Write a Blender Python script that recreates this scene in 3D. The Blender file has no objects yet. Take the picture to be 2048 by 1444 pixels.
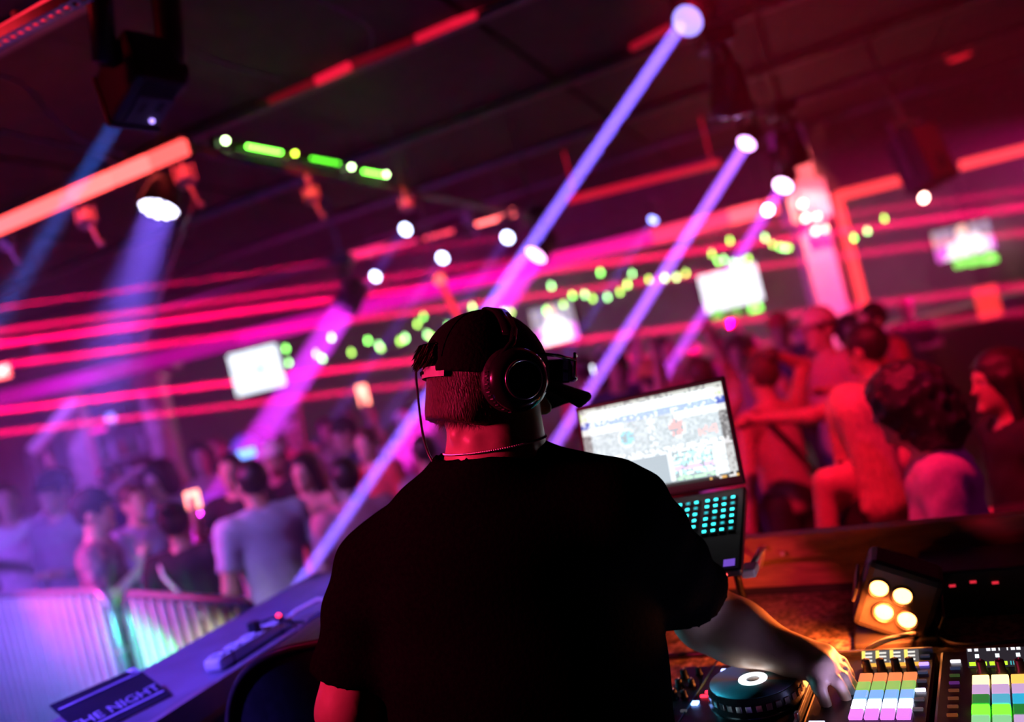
import bpy, bmesh, math, random
import numpy as np
from mathutils import Vector, Matrix, Euler, Quaternion

# ------------------------------------------------------------------ camera, exposure, render light settings
SC = bpy.context.scene
COL = SC.collection
CAMZ = 1.95                       # the photographer stands on the booth platform, eye level with the performer
ROLL = math.radians(14.0)         # the camera is held tilted
FOC = 30.0 / 36.0 * 2048
cd = bpy.data.cameras.new('camera'); cam = bpy.data.objects.new('camera', cd); COL.objects.link(cam)
cam.location = (0, 0, CAMZ)
cam.rotation_euler = (Matrix.Rotation(math.radians(90), 4, 'X') @ Matrix.Rotation(-ROLL, 4, 'Z')).to_euler()
cd.lens = 30.0; cd.sensor_width = 36.0; cd.clip_start = 0.05
cd.dof.use_dof = True; cd.dof.focus_distance = 1.40; cd.dof.aperture_fstop = 1.45
SC.camera = cam
SC.view_settings.view_transform = 'Standard'; SC.view_settings.look = 'None'
SC.view_settings.exposure = 0.0; SC.view_settings.gamma = 1.0; SC.view_settings.use_curve_mapping = False
w = bpy.data.worlds.new('night'); SC.world = w; w.use_nodes = True
w.node_tree.nodes['Background'].inputs[0].default_value = (0.0, 0.0, 0.0, 1)
w.node_tree.nodes['Background'].inputs[1].default_value = 0.0
cy = SC.cycles
cy.max_bounces = 2; cy.diffuse_bounces = 1; cy.glossy_bounces = 2; cy.transmission_bounces = 4
cy.volume_bounces = 0; cy.transparent_max_bounces = 12
cy.sample_clamp_indirect = 4.0; cy.sample_clamp_direct = 0.0
cy.caustics_reflective = False; cy.caustics_refractive = False
cy.use_denoising = True; cy.use_adaptive_sampling = True; cy.adaptive_threshold = 0.12; cy.adaptive_min_samples = 16

def P(x, y, Y):
    """a point of the photograph (2048x1444) at distance Y in front of the camera, in the levelled room frame"""
    dx = x - 1024.0; dy = y - 722.0
    u = (dx * math.cos(ROLL) - dy * math.sin(ROLL)) / FOC
    v = (-dx * math.sin(ROLL) - dy * math.cos(ROLL)) / FOC
    return Vector((u * Y, Y, CAMZ + v * Y))
def PZ(x, y, z):
    """the point of the photograph on the horizontal plane at height z"""
    p = P(x, y, 1.0)
    return P(x, y, (z - CAMZ) / (p.z - CAMZ))

# ------------------------------------------------------------------ lights of the room
def aim(o, target):
    d = (Vector(target) - o.location).normalized()
    o.rotation_euler = d.to_track_quat('-Z', 'Y').to_euler()
def spot(name, loc, target, color, power, deg, blend=0.6, r=0.05):
    l = bpy.data.lights.new(name, 'SPOT'); l.color = color; l.energy = power
    l.spot_size = math.radians(deg); l.spot_blend = blend; l.shadow_soft_size = r
    o = bpy.data.objects.new(name, l); COL.objects.link(o); o.location = loc; aim(o, target); return o
def beam(name, loc, target, color, power, dia, spread=0.6):
    l = bpy.data.lights.new(name, 'AREA'); l.shape = 'DISK'; l.size = dia; l.color = color; l.energy = power
    l.spread = math.radians(spread)
    o = bpy.data.objects.new(name, l); COL.objects.link(o); o.location = loc; aim(o, target); return o
def arealight(name, loc, target, color, power, sx, sy, spread=180):
    l = bpy.data.lights.new(name, 'AREA'); l.shape = 'RECTANGLE'; l.size = sx; l.size_y = sy; l.color = color
    l.energy = power; l.spread = math.radians(spread)
    o = bpy.data.objects.new(name, l); COL.objects.link(o); o.location = loc; aim(o, target); return o

RED = (1.0, 0.008, 0.055); PINK = (1.0, 0.01, 0.35); MAG = (0.9, 0.02, 0.75); VIO = (0.30, 0.08, 1.0); BLU = (0.10, 0.10, 1.0)
# washes over the dance floor (their fixtures stand or hang outside the frame)
spot('wash_red_right', (0.75, 2.25, 3.6), (1.9, 3.7, 1.2), RED, 520, 70)
spot('wash_red_mid', (5.2, 6.0, 3.6), (1.5, 8.0, 1.3), RED, 90, 70)
spot('wash_red_left', (-4.8, 4.0, 3.0), (-1.2, 5.2, 1.5), RED, 620, 56)
spot('wash_pink_back', (7.9, 9.0, 2.9), (-2.0, 10.6, 1.0), PINK, 3600, 42)
spot('wash_magenta_back', (-7.9, 8.4, 2.8), (0.0, 10.4, 1.2), MAG, 1400, 50)
spot('wash_violet_left', (-5.6, 3.2, 3.5), (-3.0, 6.2, 1.0), VIO, 900, 80)
spot('ledge_violet', (-2.3, 1.1, 3.4), (-1.05, 2.32, 1.35), (.13, .07, 1.0), 1000, 30, .5)
spot('wash_violet_front', (-2.9, 1.7, 3.5), (-2.0, 5.0, 1.25), (.42, .22, 1.0), 420, 46, .7)
spot('fixture_red_right', (.95, 2.9, 3.05), (1.75, 3.95, 3.1), (1, .01, .03), 16, 34, .6)
spot('wash_magenta_near', (1.9, 1.2, 3.3), (1.25, 2.65, 1.3), (.8, .02, .55), 22, 26, .7)
# ------------------------------------------------------------------ materials
def _nodes(name):
    m = bpy.data.materials.new(name); m.use_nodes = True
    nt = m.node_tree; b = nt.nodes['Principled BSDF']; return m, nt, b
MATS = {}
def mat(name, col, rough=0.6, metal=0.0, var=0.25, scale=8.0, bump=0.15, spec=0.4, stretch=None, col2=None, coat=0.0):
    if name in MATS: return MATS[name]
    m, nt, b = _nodes(name)
    tc = nt.nodes.new('ShaderNodeTexCoord'); mp = nt.nodes.new('ShaderNodeMapping')
    nt.links.new(tc.outputs['Object'], mp.inputs[0])
    if stretch: mp.inputs['Scale'].default_value = stretch
    n = nt.nodes.new('ShaderNodeTexNoise'); n.inputs['Scale'].default_value = scale; n.inputs['Detail'].default_value = 4
    nt.links.new(mp.outputs[0], n.inputs['Vector'])
    r = nt.nodes.new('ShaderNodeValToRGB'); r.color_ramp.elements[0].position = 0.3; r.color_ramp.elements[1].position = 0.7
    c2 = col2 or tuple(c * (1 + var) for c in col); c1 = tuple(c * (1 - var) for c in col) if not col2 else col
    r.color_ramp.elements[0].color = (*c1, 1); r.color_ramp.elements[1].color = (*[min(1, c) for c in c2], 1)
    nt.links.new(n.outputs['Fac'], r.inputs[0]); nt.links.new(r.outputs[0], b.inputs['Base Color'])
    b.inputs['Roughness'].default_value = rough; b.inputs['Metallic'].default_value = metal
    b.inputs['Specular IOR Level'].default_value = spec; b.inputs['Coat Weight'].default_value = coat
    if bump:
        bp = nt.nodes.new('ShaderNodeBump'); bp.inputs['Strength'].default_value = bump; bp.inputs['Distance'].default_value = 0.01
        nt.links.new(n.outputs['Fac'], bp.inputs['Height']); nt.links.new(bp.outputs[0], b.inputs['Normal'])
    MATS[name] = m; return m
def emis(name, col, strength, sample=False):
    if name in MATS: return MATS[name]
    m, nt, b = _nodes(name)
    b.inputs['Base Color'].default_value = (*[c * 0.3 for c in col], 1); b.inputs['Roughness'].default_value = 0.4
    b.inputs['Emission Color'].default_value = (*col, 1); b.inputs['Emission Strength'].default_value = strength
    m.cycles.emission_sampling = 'NONE'
    MATS[name] = m; return m
def screen_mat(name, strength, sample=False):
    """a lit display; its picture is stored per face corner"""
    m, nt, b = _nodes(name)
    a = nt.nodes.new('ShaderNodeVertexColor'); a.layer_name = 'picture'
    b.inputs['Base Color'].default_value = (0.01, 0.01, 0.01, 1); b.inputs['Roughness'].default_value = 0.25
    nt.links.new(a.outputs['Color'], b.inputs['Emission Color']); b.inputs['Emission Strength'].default_value = strength
    m.cycles.emission_sampling = 'NONE'
    return m

# ------------------------------------------------------------------ mesh helpers
def link(name, me, m=None, parent=None):
    o = bpy.data.objects.new(name, me); COL.objects.link(o)
    if m is not None and not me.materials: me.materials.append(m)
    if parent is not None: o.parent = parent
    return o
def tag(o, label, cat, group=None):
    o['label'] = label; o['category'] = cat
    if group: o['group'] = group
    return o
def thing(name, label, cat, loc=(0, 0, 0), rot=(0, 0, 0), group=None):
    o = bpy.data.objects.new(name, None); COL.objects.link(o); o.empty_display_size = 0.1
    o.location = loc; o.rotation_euler = rot; tag(o, label, cat, group); return o
def struct(o, label=None):
    o['kind'] = 'structure'
    if label: o['label'] = label
    return o
class MB:
    """collects simple solids into one mesh"""
    def __init__(s): s.bm = bmesh.new(); s.mi = 0
    def _fin(s, vs, M):
        bmesh.ops.transform(s.bm, matrix=M, verts=vs)
        for f in {f for v in vs for f in v.link_faces}: f.material_index = s.mi
    def box(s, c, d, rot=None, bev=0.0):
        r = bmesh.ops.create_cube(s.bm, size=1.0); vs = r['verts']
        bmesh.ops.scale(s.bm, vec=Vector(d), verts=vs)
        if bev:
            es = list({e for v in vs for e in v.link_edges})
            rr = bmesh.ops.bevel(s.bm, geom=es, offset=bev, segments=2, affect='EDGES', profile=0.5)
            vs = list({v for f in rr['faces'] for v in f.verts} | {v for v in vs if v.is_valid})
        M = Matrix.Translation(Vector(c))
        if rot is not None: M = M @ (rot.to_4x4() if not isinstance(rot, Matrix) else rot.to_4x4())
        s._fin(vs, M); return s
    def cyl(s, a, b, r1, r2=None, n=16, caps=True):
        a = Vector(a); b = Vector(b); r2 = r1 if r2 is None else r2
        d = b - a; L = d.length
        r = bmesh.ops.create_cone(s.bm, cap_ends=caps, segments=n, radius1=r1, radius2=r2, depth=L)
        M = Matrix.Translation((a + b) / 2) @ d.to_track_quat('Z', 'Y').to_matrix().to_4x4()
        s._fin(r['verts'], M); return s
    def ball(s, c, r, u=16, v=10, sc=(1, 1, 1), rot=None):
        q = bmesh.ops.create_uvsphere(s.bm, u_segments=u, v_segments=v, radius=1.0)
        M = Matrix.Translation(Vector(c)) @ (rot.to_matrix().to_4x4() if rot is not None else Matrix.Identity(4)) @ Matrix.Diagonal((r * sc[0], r * sc[1], r * sc[2], 1))
        s._fin(q['verts'], M); return s
    def ring(s, c, axis, R, r, n=32, k=10):
        axis = Vector(axis).normalized(); Q = axis.to_track_quat('Z', 'Y').to_matrix()
        vs = []
        for i in range(n):
            a = 2 * math.pi * i / n; row = []
            for j in range(k):
                t = 2 * math.pi * j / k
                p = Vector(((R + r * math.cos(t)) * math.cos(a), (R + r * math.cos(t)) * math.sin(a), r * math.sin(t)))
                row.append(s.bm.verts.new(Vector(c) + Q @ p))
            vs.append(row)
        for i in range(n):
            for j in range(k):
                f = s.bm.faces.new((vs[i][j], vs[(i + 1) % n][j], vs[(i + 1) % n][(j + 1) % k], vs[i][(j + 1) % k])); f.material_index = s.mi; f.smooth = True
        return s
    def tube(s, pts, r, n=8, rads=None):
        pts = [Vector(p) for p in pts]; rows = []
        up = Vector((0, 0, 1)); prev = None
        for i, p in enumerate(pts):
            t = (pts[min(i + 1, len(pts) - 1)] - pts[max(i - 1, 0)]).normalized()
            x = t.cross(up) if prev is None else prev - t * prev.dot(t)
            if x.length < 1e-4: x = t.cross(Vector((1, 0, 0)))
            x.normalize(); prev = x; y = t.cross(x)
            rr = rads[i] if rads else r
            rows.append([s.bm.verts.new(p + (x * math.cos(2 * math.pi * j / n) + y * math.sin(2 * math.pi * j / n)) * rr) for j in range(n)])
        for i in range(len(rows) - 1):
            for j in range(n):
                f = s.bm.faces.new((rows[i][j], rows[i][(j + 1) % n], rows[i + 1][(j + 1) % n], rows[i + 1][j])); f.material_index = s.mi; f.smooth = True
        for row in (rows[0][::-1], rows[-1]):
            f = s.bm.faces.new(row); f.material_index = s.mi
        return s
    def lathe(s, prof, M=None, n=28):
        M = M or Matrix.Identity(4); rows = []
        for (r, z) in prof:
            rows.append([s.bm.verts.new(M @ Vector((max(r, 1e-4) * math.cos(2 * math.pi * j / n), max(r, 1e-4) * math.sin(2 * math.pi * j / n), z))) for j in range(n)])
        for i in range(len(rows) - 1):
            for j in range(n):
                f = s.bm.faces.new((rows[i][j], rows[i][(j + 1) % n], rows[i + 1][(j + 1) % n], rows[i + 1][j])); f.material_index = s.mi; f.smooth = True
        return s
    def poly(s, pts, thick):
        """extrude a polygon (list of 3-D points) along -normal by thick"""
        vs = [s.bm.verts.new(Vector(p)) for p in pts]; f = s.bm.faces.new(vs); f.normal_update(); n = f.normal.copy()
        f.material_index = s.mi
        ws = [s.bm.verts.new(v.co - n * thick) for v in vs]; g = s.bm.faces.new(ws[::-1]); g.material_index = s.mi
        for i in range(len(vs)):
            h = s.bm.faces.new((vs[i], ws[i], ws[(i + 1) % len(vs)], vs[(i + 1) % len(vs)])); h.material_index = s.mi
        return s
    def mesh(s, name, mats, smooth=False):
        bmesh.ops.recalc_face_normals(s.bm, faces=s.bm.faces)
        me = bpy.data.meshes.new(name); s.bm.to_mesh(me); s.bm.free()
        for m in (mats if isinstance(mats, (list, tuple)) else [mats]): me.materials.append(m)
        if smooth: me.shade_smooth()
        return me
    def build(s, name, mats, parent=None, smooth=False, loc=None):
        o = link(name, s.mesh(name, mats, smooth), None, parent)
        if loc is not None: o.location = loc
        return o
def rotm(zdir, xdir=None):
    """a matrix whose local +Z points along zdir (and +X near xdir)"""
    z = Vector(zdir).normalized(); x = Vector(xdir) if xdir is not None else Vector((1, 0, 0))
    x = x - z * x.dot(z)
    if x.length < 1e-4: x = Vector((0, 1, 0)) - z * z.y
    x.normalize(); y = z.cross(x)
    return Matrix((x, y, z)).transposed()
def bez(p0, p1, p2, p3, n=16):
    p0, p1, p2, p3 = map(Vector, (p0, p1, p2, p3))
    return [((1 - t) ** 3) * p0 + 3 * (1 - t) ** 2 * t * p1 + 3 * (1 - t) * t * t * p2 + t ** 3 * p3 for t in [i / n for i in range(n + 1)]]
def picture_mesh(name, W, H, nx, ny, fn, m):
    """a flat display W x H in its local XZ plane (facing -Y), coloured per cell by fn(s, t)"""
    xs = np.linspace(-W / 2, W / 2, nx + 1); zs = np.linspace(-H / 2, H / 2, ny + 1)
    V = [(x, 0, z) for z in zs for x in xs]; Fc = []; cols = []
    for j in range(ny):
        for i in range(nx):
            a = j * (nx + 1) + i; Fc.append((a, a + 1, a + nx + 2, a + nx + 1)); cols.append(fn((i + .5) / nx, (j + .5) / ny))
    me = bpy.data.meshes.new(name); me.from_pydata(V, [], Fc); at = me.color_attributes.new('picture', 'FLOAT_COLOR', 'CORNER')
    arr = np.repeat(np.array([(*c, 1.0) for c in cols], dtype=np.float32), 4, axis=0); at.data.foreach_set('color', arr.ravel())
    me.materials.append(m); return me
rng = random.Random(7)
# ------------------------------------------------------------------ the room
AX = Vector((math.cos(math.radians(-21.5)), math.sin(math.radians(-21.5)), 0))   # building axes in the levelled frame
BX = Vector((-AX.y, AX.x, 0))
M_floor = mat('dark_floor', (0.03, 0.028, 0.03), 0.35, 0, 0.3, 3)
M_wall = mat('dark_plaster', (0.10, 0.08, 0.09), 0.8, 0, 0.2, 5)
M_ceil = mat('black_ceiling_panel', (0.030, 0.018, 0.020), 0.75, 0, 0.55, 6, 0.5)
M_seam = mat('ceiling_void', (0.008, 0.007, 0.008), 0.9)
M_tbar = mat('ceiling_rail', (0.22, 0.18, 0.18), 0.5, 0.3)
M_blackmetal = mat('black_metal', (0.018, 0.018, 0.02), 0.38, 0.3, 0.2, 30, 0.05)
M_blackplastic = mat('black_plastic', (0.012, 0.012, 0.013), 0.42, 0, 0.2, 40, 0.05)
M_grey = mat('grey_paint', (0.32, 0.30, 0.31), 0.6)
M_white = mat('white_paint', (0.72, 0.70, 0.70), 0.55, 0, 0.06, 4)
M_steel = mat('galvanised_steel', (0.62, 0.62, 0.64), 0.35, 0.6, 0.1, 20, 0.05)
CEIL = 3.95
b = MB(); b.box((0, 7, -0.05), (22, 22, 0.1)); struct(b.build('floor', M_floor), 'dark dance floor of the club')
ceiling = MB().box((0, 7, CEIL + 0.13), (22, 22, 0.1)).build('ceiling', M_seam); struct(ceiling, 'black panelled ceiling')
# ceiling panels laid on the building grid, joints recessed, every second row of rails catching light
C0 = PZ(640, 160, CEIL)
pan_mesh = None; sa, sb = 1.5, 1.75
rot_b = math.atan2(AX.y, AX.x)
for i in range(-6, 7):
    for j in range(-3, 6):
        c = C0 + AX * (i * sa + 0.3) + BX * ((j + 0.5) * sb)
        if not (-8.6 < c.x < 8.6 and -1.0 < c.y < 15.2): continue
        if pan_mesh is None:
            pan_mesh = MB().box((0, 0, 0), (sa - 0.035, sb - 0.07, 0.05), bev=0.006).mesh('ceiling_panel', M_ceil)
        o = link('ceiling_panel', pan_mesh, None, ceiling); o.location = (c.x, c.y, CEIL + 0.035 + 0.03 * ((i * 7 + j * 3) % 3) / 3); o.rotation_euler = (0, 0, rot_b)
for j in range(-2, 5):
    c = C0 + BX * (j * sb)
    o = MB().box((0, 0, 0), (16, 0.05, 0.05)).build('ceiling_rail', M_tbar, ceiling); o.location = (c.x, c.y, CEIL - 0.02); o.rotation_euler = (0, 0, rot_b)
# walls
YB = 15.5
struct(MB().box((0, YB + .1, 2), (22, .2, 4.2)).build('wall_back', mat('bar_back_wall', (0.30, 0.24, 0.28), 0.8, 0, .15, 3)), 'back wall of the bar with screens')
struct(MB().box((-8.6, 7, 2), (.2, 18, 4.2)).build('wall_left', M_wall), 'dark left wall')
struct(MB().box((8.6, 7, 2), (.2, 18, 4.2)).build('wall_right', M_wall), 'dark right wall')
# ------------------------------------------------------------------ partition, fascia, column, window frame of the far bar
def wbox(name, x0, x1, y0, y1, z0, z1, m, parent=None, bev=0.0):
    o = MB().box((0, 0, 0), (x1 - x0, y1 - y0, z1 - z0), bev=bev).build(name, m, parent)
    o.location = ((x0 + x1) / 2, (y0 + y1) / 2, (z0 + z1) / 2); return o
YF = 12.0
pl, pr = P(300, 735, YF), P(1600, 402, YF)
zf = pr.z
M_fascia = mat('fascia_paint', (0.42, 0.30, 0.34), 0.6)
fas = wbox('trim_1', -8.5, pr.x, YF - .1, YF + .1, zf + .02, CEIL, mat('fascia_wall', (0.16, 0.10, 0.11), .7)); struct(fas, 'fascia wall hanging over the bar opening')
# LED profile along the lower edge of the fascia; segment strengths imitate lamp light growing towards the column
led = thing('led_profile', 'long pink light strip along the fascia of the far bar with lamp light put into its glow', 'light strip', (0, YF - .16, zf))
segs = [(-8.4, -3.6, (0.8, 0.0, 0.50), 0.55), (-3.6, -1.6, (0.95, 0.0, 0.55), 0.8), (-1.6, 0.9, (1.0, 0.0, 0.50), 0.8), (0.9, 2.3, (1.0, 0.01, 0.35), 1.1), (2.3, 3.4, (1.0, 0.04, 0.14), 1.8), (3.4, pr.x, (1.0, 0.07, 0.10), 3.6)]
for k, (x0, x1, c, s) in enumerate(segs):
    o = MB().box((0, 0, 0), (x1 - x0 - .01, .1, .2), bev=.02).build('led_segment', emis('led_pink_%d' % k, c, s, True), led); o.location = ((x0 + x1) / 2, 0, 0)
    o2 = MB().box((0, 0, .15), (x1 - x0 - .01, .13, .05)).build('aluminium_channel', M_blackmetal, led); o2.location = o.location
# bright column at the end of the fascia with its cluster of lamps
YC = 10.7; cx = P(1634, 520, YC).x
colm = thing('column', 'pale column glowing salmon red at the end of the fascia', 'column', (cx, YC, 0))
o = MB().box((0, 0, 1.97), (.36, .3, 3.94), bev=.01).build('shaft', M_white, colm)
o = MB().box((0, 0, 2.98), (.5, .44, .5), bev=.03).build('capital', M_white, colm)
o = MB().box((0, 0, .1), (.42, .38, .2), bev=.01).build('base', M_white, colm)
spot('column_lamp', (cx - .2, YC - 1.2, 3.3), (cx, YC, 2.2), (1, .16, .12), 420, 70, .5)
spot('column_lamp_b', (cx + .1, YC - .9, 3.75), (cx, YC, 3.1), (1, .12, .12), 90, 60, .5)
def lamp_dot(px, py, Y, r, label, col=(1, .42, .32), s=22, cat='lamp', group=None, d=(0, -1, -.3)):
    p = P(px, py, Y); t = thing('small_spotlight', label, cat, p, group=group)
    R = rotm(d)
    b = MB(); b.lathe([(0.001, -2.6 * r), (r * .8, -2.5 * r), (r * 1.05, -1.8 * r), (r * 1.15, .1 * r), (r * 1.0, .1 * r), (r * .95, -.2 * r)], R.to_4x4(), 16); b.build('housing', M_blackmetal, t)
    b = MB(); b.lathe([(r * .95, -.15 * r), (r * .6, .1 * r), (0.001, .2 * r)], R.to_4x4(), 16)
    b.build('lens', emis('lamp_%s_%g' % ('_'.join('%.2f' % c for c in col), s), col, s), t)
    b = MB(); b.cyl(R @ Vector((0, 0, -1.8 * r)), R @ Vector((0, 0, -1.8 * r)) + (Vector((0, 0, 3 * r)) if group and 'column' in group else Vector((0, 0, CEIL + .03 - p.z))), r * .25, n=8); b.build('bracket', M_blackmetal, t)
    return t
for k, (x, y, s) in enumerate([(1605, 408, 16), (1612, 436, 16), (1634, 434, 12), (1632, 462, 14), (1650, 458, 8)]):
    lamp_dot(x, y, YC - .36, .045, ['topmost small red hot lamp on the glowing column', 'second lamp down on the left of the glowing column', 'second lamp down on the right of the glowing column', 'lowest left lamp on the glowing column', 'lowest right lamp on the glowing column'][k], s=s, group='lamps clustered on the column')
lamp_dot(1536, 420, 10.5, .06, 'white hot lamp on the fascia left of the glowing column', (1, .55, .8), 22)
lamp_dot(1840, 376, 9.8, .05, 'upper of two white hot lamps under the hanging loudspeaker', (1, .5, .4), 24, group='pair of lamps under the loudspeaker')
lamp_dot(1848, 396, 9.8, .05, 'lower of two white hot lamps under the hanging loudspeaker', (1, .5, .4), 24, group='pair of lamps under the loudspeaker')
# partition with the opening to the second bar room
YW = 11.0
xo = P(1712, 540, YW).x; zo1 = P(1680, 395, YW).z; zo0 = 1.0
M_part = mat('partition_brick_paint', (0.12, 0.05, 0.05), .75, 0, .3, 9, .4)
struct(wbox('wall_partition', xo - .33, 8.5, YW, YW + .18, zo1 + .1, CEIL, M_part), 'dark partition wall above the bar opening')
struct(wbox('trim_2', xo - .33, xo - .1, YW, YW + .18, 0, zo1 + .1, M_part), 'dark pier between the glowing column and the opening')
struct(wbox('wall_sill', xo - .1, 8.5, YW - .1, YW + .2, 0, zo0, mat('sill_black', (.02, .015, .015), .6)), 'dark low wall under the bar opening')
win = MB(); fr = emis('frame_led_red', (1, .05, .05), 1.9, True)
win.box(((xo - .03), YW - .05, (zo0 + zo1) / 2), (.1, .1, zo1 - zo0 + .1), bev=.015)
w1 = win.build('window_1', fr); struct(w1, 'red lit frame of the opening to the second bar')
for (a, c) in ((1672, 1832), (1932, 2330)):
    p0 = P(a, 392, YW); p1 = P(c, 392, YW)
    o = MB().box((0, 0, 0), (p1.x - p0.x, .1, .12), bev=.015).build('lit_lintel', fr, w1); o.location = ((p0.x + p1.x) / 2, YW - .05, zo1 + .02)
# ------------------------------------------------------------------ wall screens
def tv(px, py, Y, wpx, hpx, label, fn, strength, yaw=0.0):
    W = wpx * Y / FOC; H = hpx * Y / FOC; p = P(px, py, Y)
    t = thing('wall_screen', label, 'screen', p, (0, 0, yaw), 'screens of the bar')
    MB().box((0, .045, 0), (W + .06, .07, H + .06), bev=.01).build('bezel', M_blackplastic, t)
    o = link('display', picture_mesh('display', W, H, 40, 24, fn, screen_mat('tv_picture', strength)), None, t); o.location = (0, .005, 0)
    MB().cyl((0, .08, 0), (0, .3, 0), .05).box((0, .3, 0), (.3, .03, .3)).build('wall_mount', M_blackmetal, t)
    return t
def pic_white(s, t):
    d = abs((s - .58) * 1.1) + abs(t - .5) * .9; f = max(0, .24 - d) * 3
    n = .08 * math.sin(s * 21) * math.sin(t * 17)
    return (.80 + n - f * .9, .88 + n - f * .8, 1.0 - f * .45)
def pic_white2(s, t):
    d = abs(s - .53 + .25 * math.sin(9 * t)) + abs(t - .45) * 1.3; f = max(0, .22 - d) * 3.2
    return (.88 - f, .88 - f, 1.0 - f * .3)
def pic_man(s, t):
    head = ((s - .48) / .10) ** 2 + ((t - .82) / .17) ** 2 < 1
    body = (t < .66 and abs(s - .52) < .20 + .12 * (t < .5)) or (t < .34 and .10 < s < .5 and s > .12 + .6 * (t - .05))
    if head: return (1.0, .55, .45)
    if body: return (1.0, .93, 1.0)
    if t < .42: return (.75, .10, .65) if s < .85 else (.9, .2, .9)
    return (.20 + .15 * (math.sin(s * 40) > .3), .18 + .1 * (math.sin(s * 40) > .3), .30 + .1 * math.sin(t * 30))
tv(513, 740, 15.2, 100, 84, 'bright bluish white screen on the bar wall at the left', pic_white, 2.2)
tv(1462, 576, 15.2, 118, 76, 'bright white screen on the bar wall beside the glowing column', pic_white2, 2.2)
tv(1932, 480, 14.6, 130, 62, 'wide screen showing a person in white inside the second bar', pic_man, 1.9)
tv(1108, 648, 15.2, 84, 76, 'screen with a pale figure half hidden behind the cap', pic_man, 2.4)
# small green bar lamps under the screens
for k, (x, y, Y, s) in enumerate([(1922, 527, 14.3, 5), (1951, 523, 14.3, 5), (1981, 518, 14.3, 7), (1436, 630, 14.6, 3.0), (1471, 624, 14.6, 2.0), (1511, 616, 14.6, 12)]):
    p = P(x, y, Y); t = thing('green_bar_lamp', ['left', 'middle', 'right'][k % 3] + ' green glowing lamp under the ' + ('wide screen of the second bar' if k < 3 else 'white screen beside the column'), 'lamp', p, group='green lamps under the screens')
    b = MB(); b.lathe([(.001, .10), (.07, .09), (.10, .02), (.11, -.05), (.10, -.06), (.001, -.06)], None, 16); b.build('shade', emis('green_shade_%g' % s, (.25, 1.0, .12), s * .35), t)
    MB().cyl((0, 0, .09), (0, 0, CEIL + .05 - p.z), .012, n=8).build('stem', M_blackmetal, t)
# ------------------------------------------------------------------ string lights
STR = [('left screen', [(572, 698), (578, 726), (633, 708), (645, 718), (663, 676), (703, 706), (736, 682), (758, 692), (762, 697)]),
       ('cap on its left side', [(800, 683), (808, 680), (811, 676), (835, 649), (847, 634), (855, 670), (862, 674), (897, 653), (945, 615)]),
       ('cap on its right side', [(1008, 625), (1022, 625), (1093, 622), (1103, 573), (1127, 610), (1145, 592), (1170, 590), (1186, 598)]),
       ('middle violet beam', [(1201, 546), (1215, 595), (1240, 585), (1255, 570), (1264, 548), (1298, 560), (1330, 557), (1353, 555), (1372, 547)]),
       ('white screen beside the column', [(1424, 509), (1436, 523), (1448, 520), (1460, 482), (1467, 526), (1484, 523), (1497, 518)]),
       ('glowing column', [(1530, 476), (1545, 489), (1560, 495), (1570, 497), (1578, 496)]),
       ('red window frame', [(1708, 477), (1735, 463), (1769, 438)])]
bulb_me = None
M_bulb = [emis('bulb_green', (.30, 1.0, .16), 11), emis('bulb_lime', (.50, .95, .14), 8), emis('bulb_pale', (.42, 1.0, .34), 10)]
for k, (where, pts) in enumerate(STR):
    Y = 13.2 if k < 6 else 13.4
    ps = [P(x, y, Y + .25 * math.sin(i * 1.7)) for i, (x, y) in enumerate(pts)]
    t = thing('string_light', 'garland of small green bulbs near the ' + where, 'string light', ps[0], group='garlands of green bulbs')
    loc = [p - ps[0] for p in ps]
    order = sorted(loc, key=lambda q: q.x); cab = []
    for i in range(len(order) - 1):
        a, c = order[i] + Vector((0, 0, .06)), order[i + 1] + Vector((0, 0, .06)); cab += [a.lerp(c, f) - Vector((0, 0, .05 * math.sin(math.pi * f))) for f in (0, .33, .66)]
    cab.append(order[-1] + Vector((0, 0, .06))); MB().tube(cab, .006, 5).build('cable', M_blackplastic, t)
    for q in (order[0], order[-1]): MB().cyl(q + Vector((0, 0, .06)), q + Vector((0, 0, CEIL + .05 - (ps[0] + q).z)), .004, n=6).build('hanging_wire', M_blackplastic, t)
    for i, q in enumerate(loc):
        if bulb_me is None: bulb_me = MB().lathe([(.001, -.032), (.02, -.026), (.028, -.008), (.024, .014), (.012, .03), (.012, .055), (.001, .056)], None, 10).mesh('bulb', M_bulb[0])
        o = bpy.data.objects.new('bulb', bulb_me); COL.objects.link(o); o.parent = t; o.location = q
        o.material_slots[0].link = 'OBJECT'; o.material_slots[0].material = M_bulb[(i * 5 + k) % 3]
# ------------------------------------------------------------------ lighting rig: pipes, LED battens
def pipe(name, a, b, r, m, label, cat='pipe', group=None):
    o = MB().cyl(Vector((0, 0, 0)), Vector(b) - Vector(a), r, n=12).build(name, m, None, True); o.location = a; return tag(o, label, cat, group)
ZT = 3.5
c1 = PZ(385, 300, ZT); c2 = PZ(1022, 424, ZT); c0 = PZ(-160, 520, ZT); c3 = PZ(640, 530, ZT)
M_rig = mat('rig_pipe', (.16, .13, .15), .45, .4)
pipe('rig_pipe', c1, c2 + (c2 - c1) * .1, .03, M_rig, 'dark rig pipe running away above the crowd under the green lights', group='rig pipes')
pipe('rig_pipe', c0, c1 - (c1 - c0) * .02 + Vector((0, 0, .07)), .03, M_rig, 'rig pipe behind the thick red light batten', group='rig pipes')
pipe('rig_pipe', c3 - (c2 - c3) * 1.5, c2 + Vector((0, 0, .02)), .03, M_rig, 'far rig pipe carrying the thin pink light battens', group='rig pipes')
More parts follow.
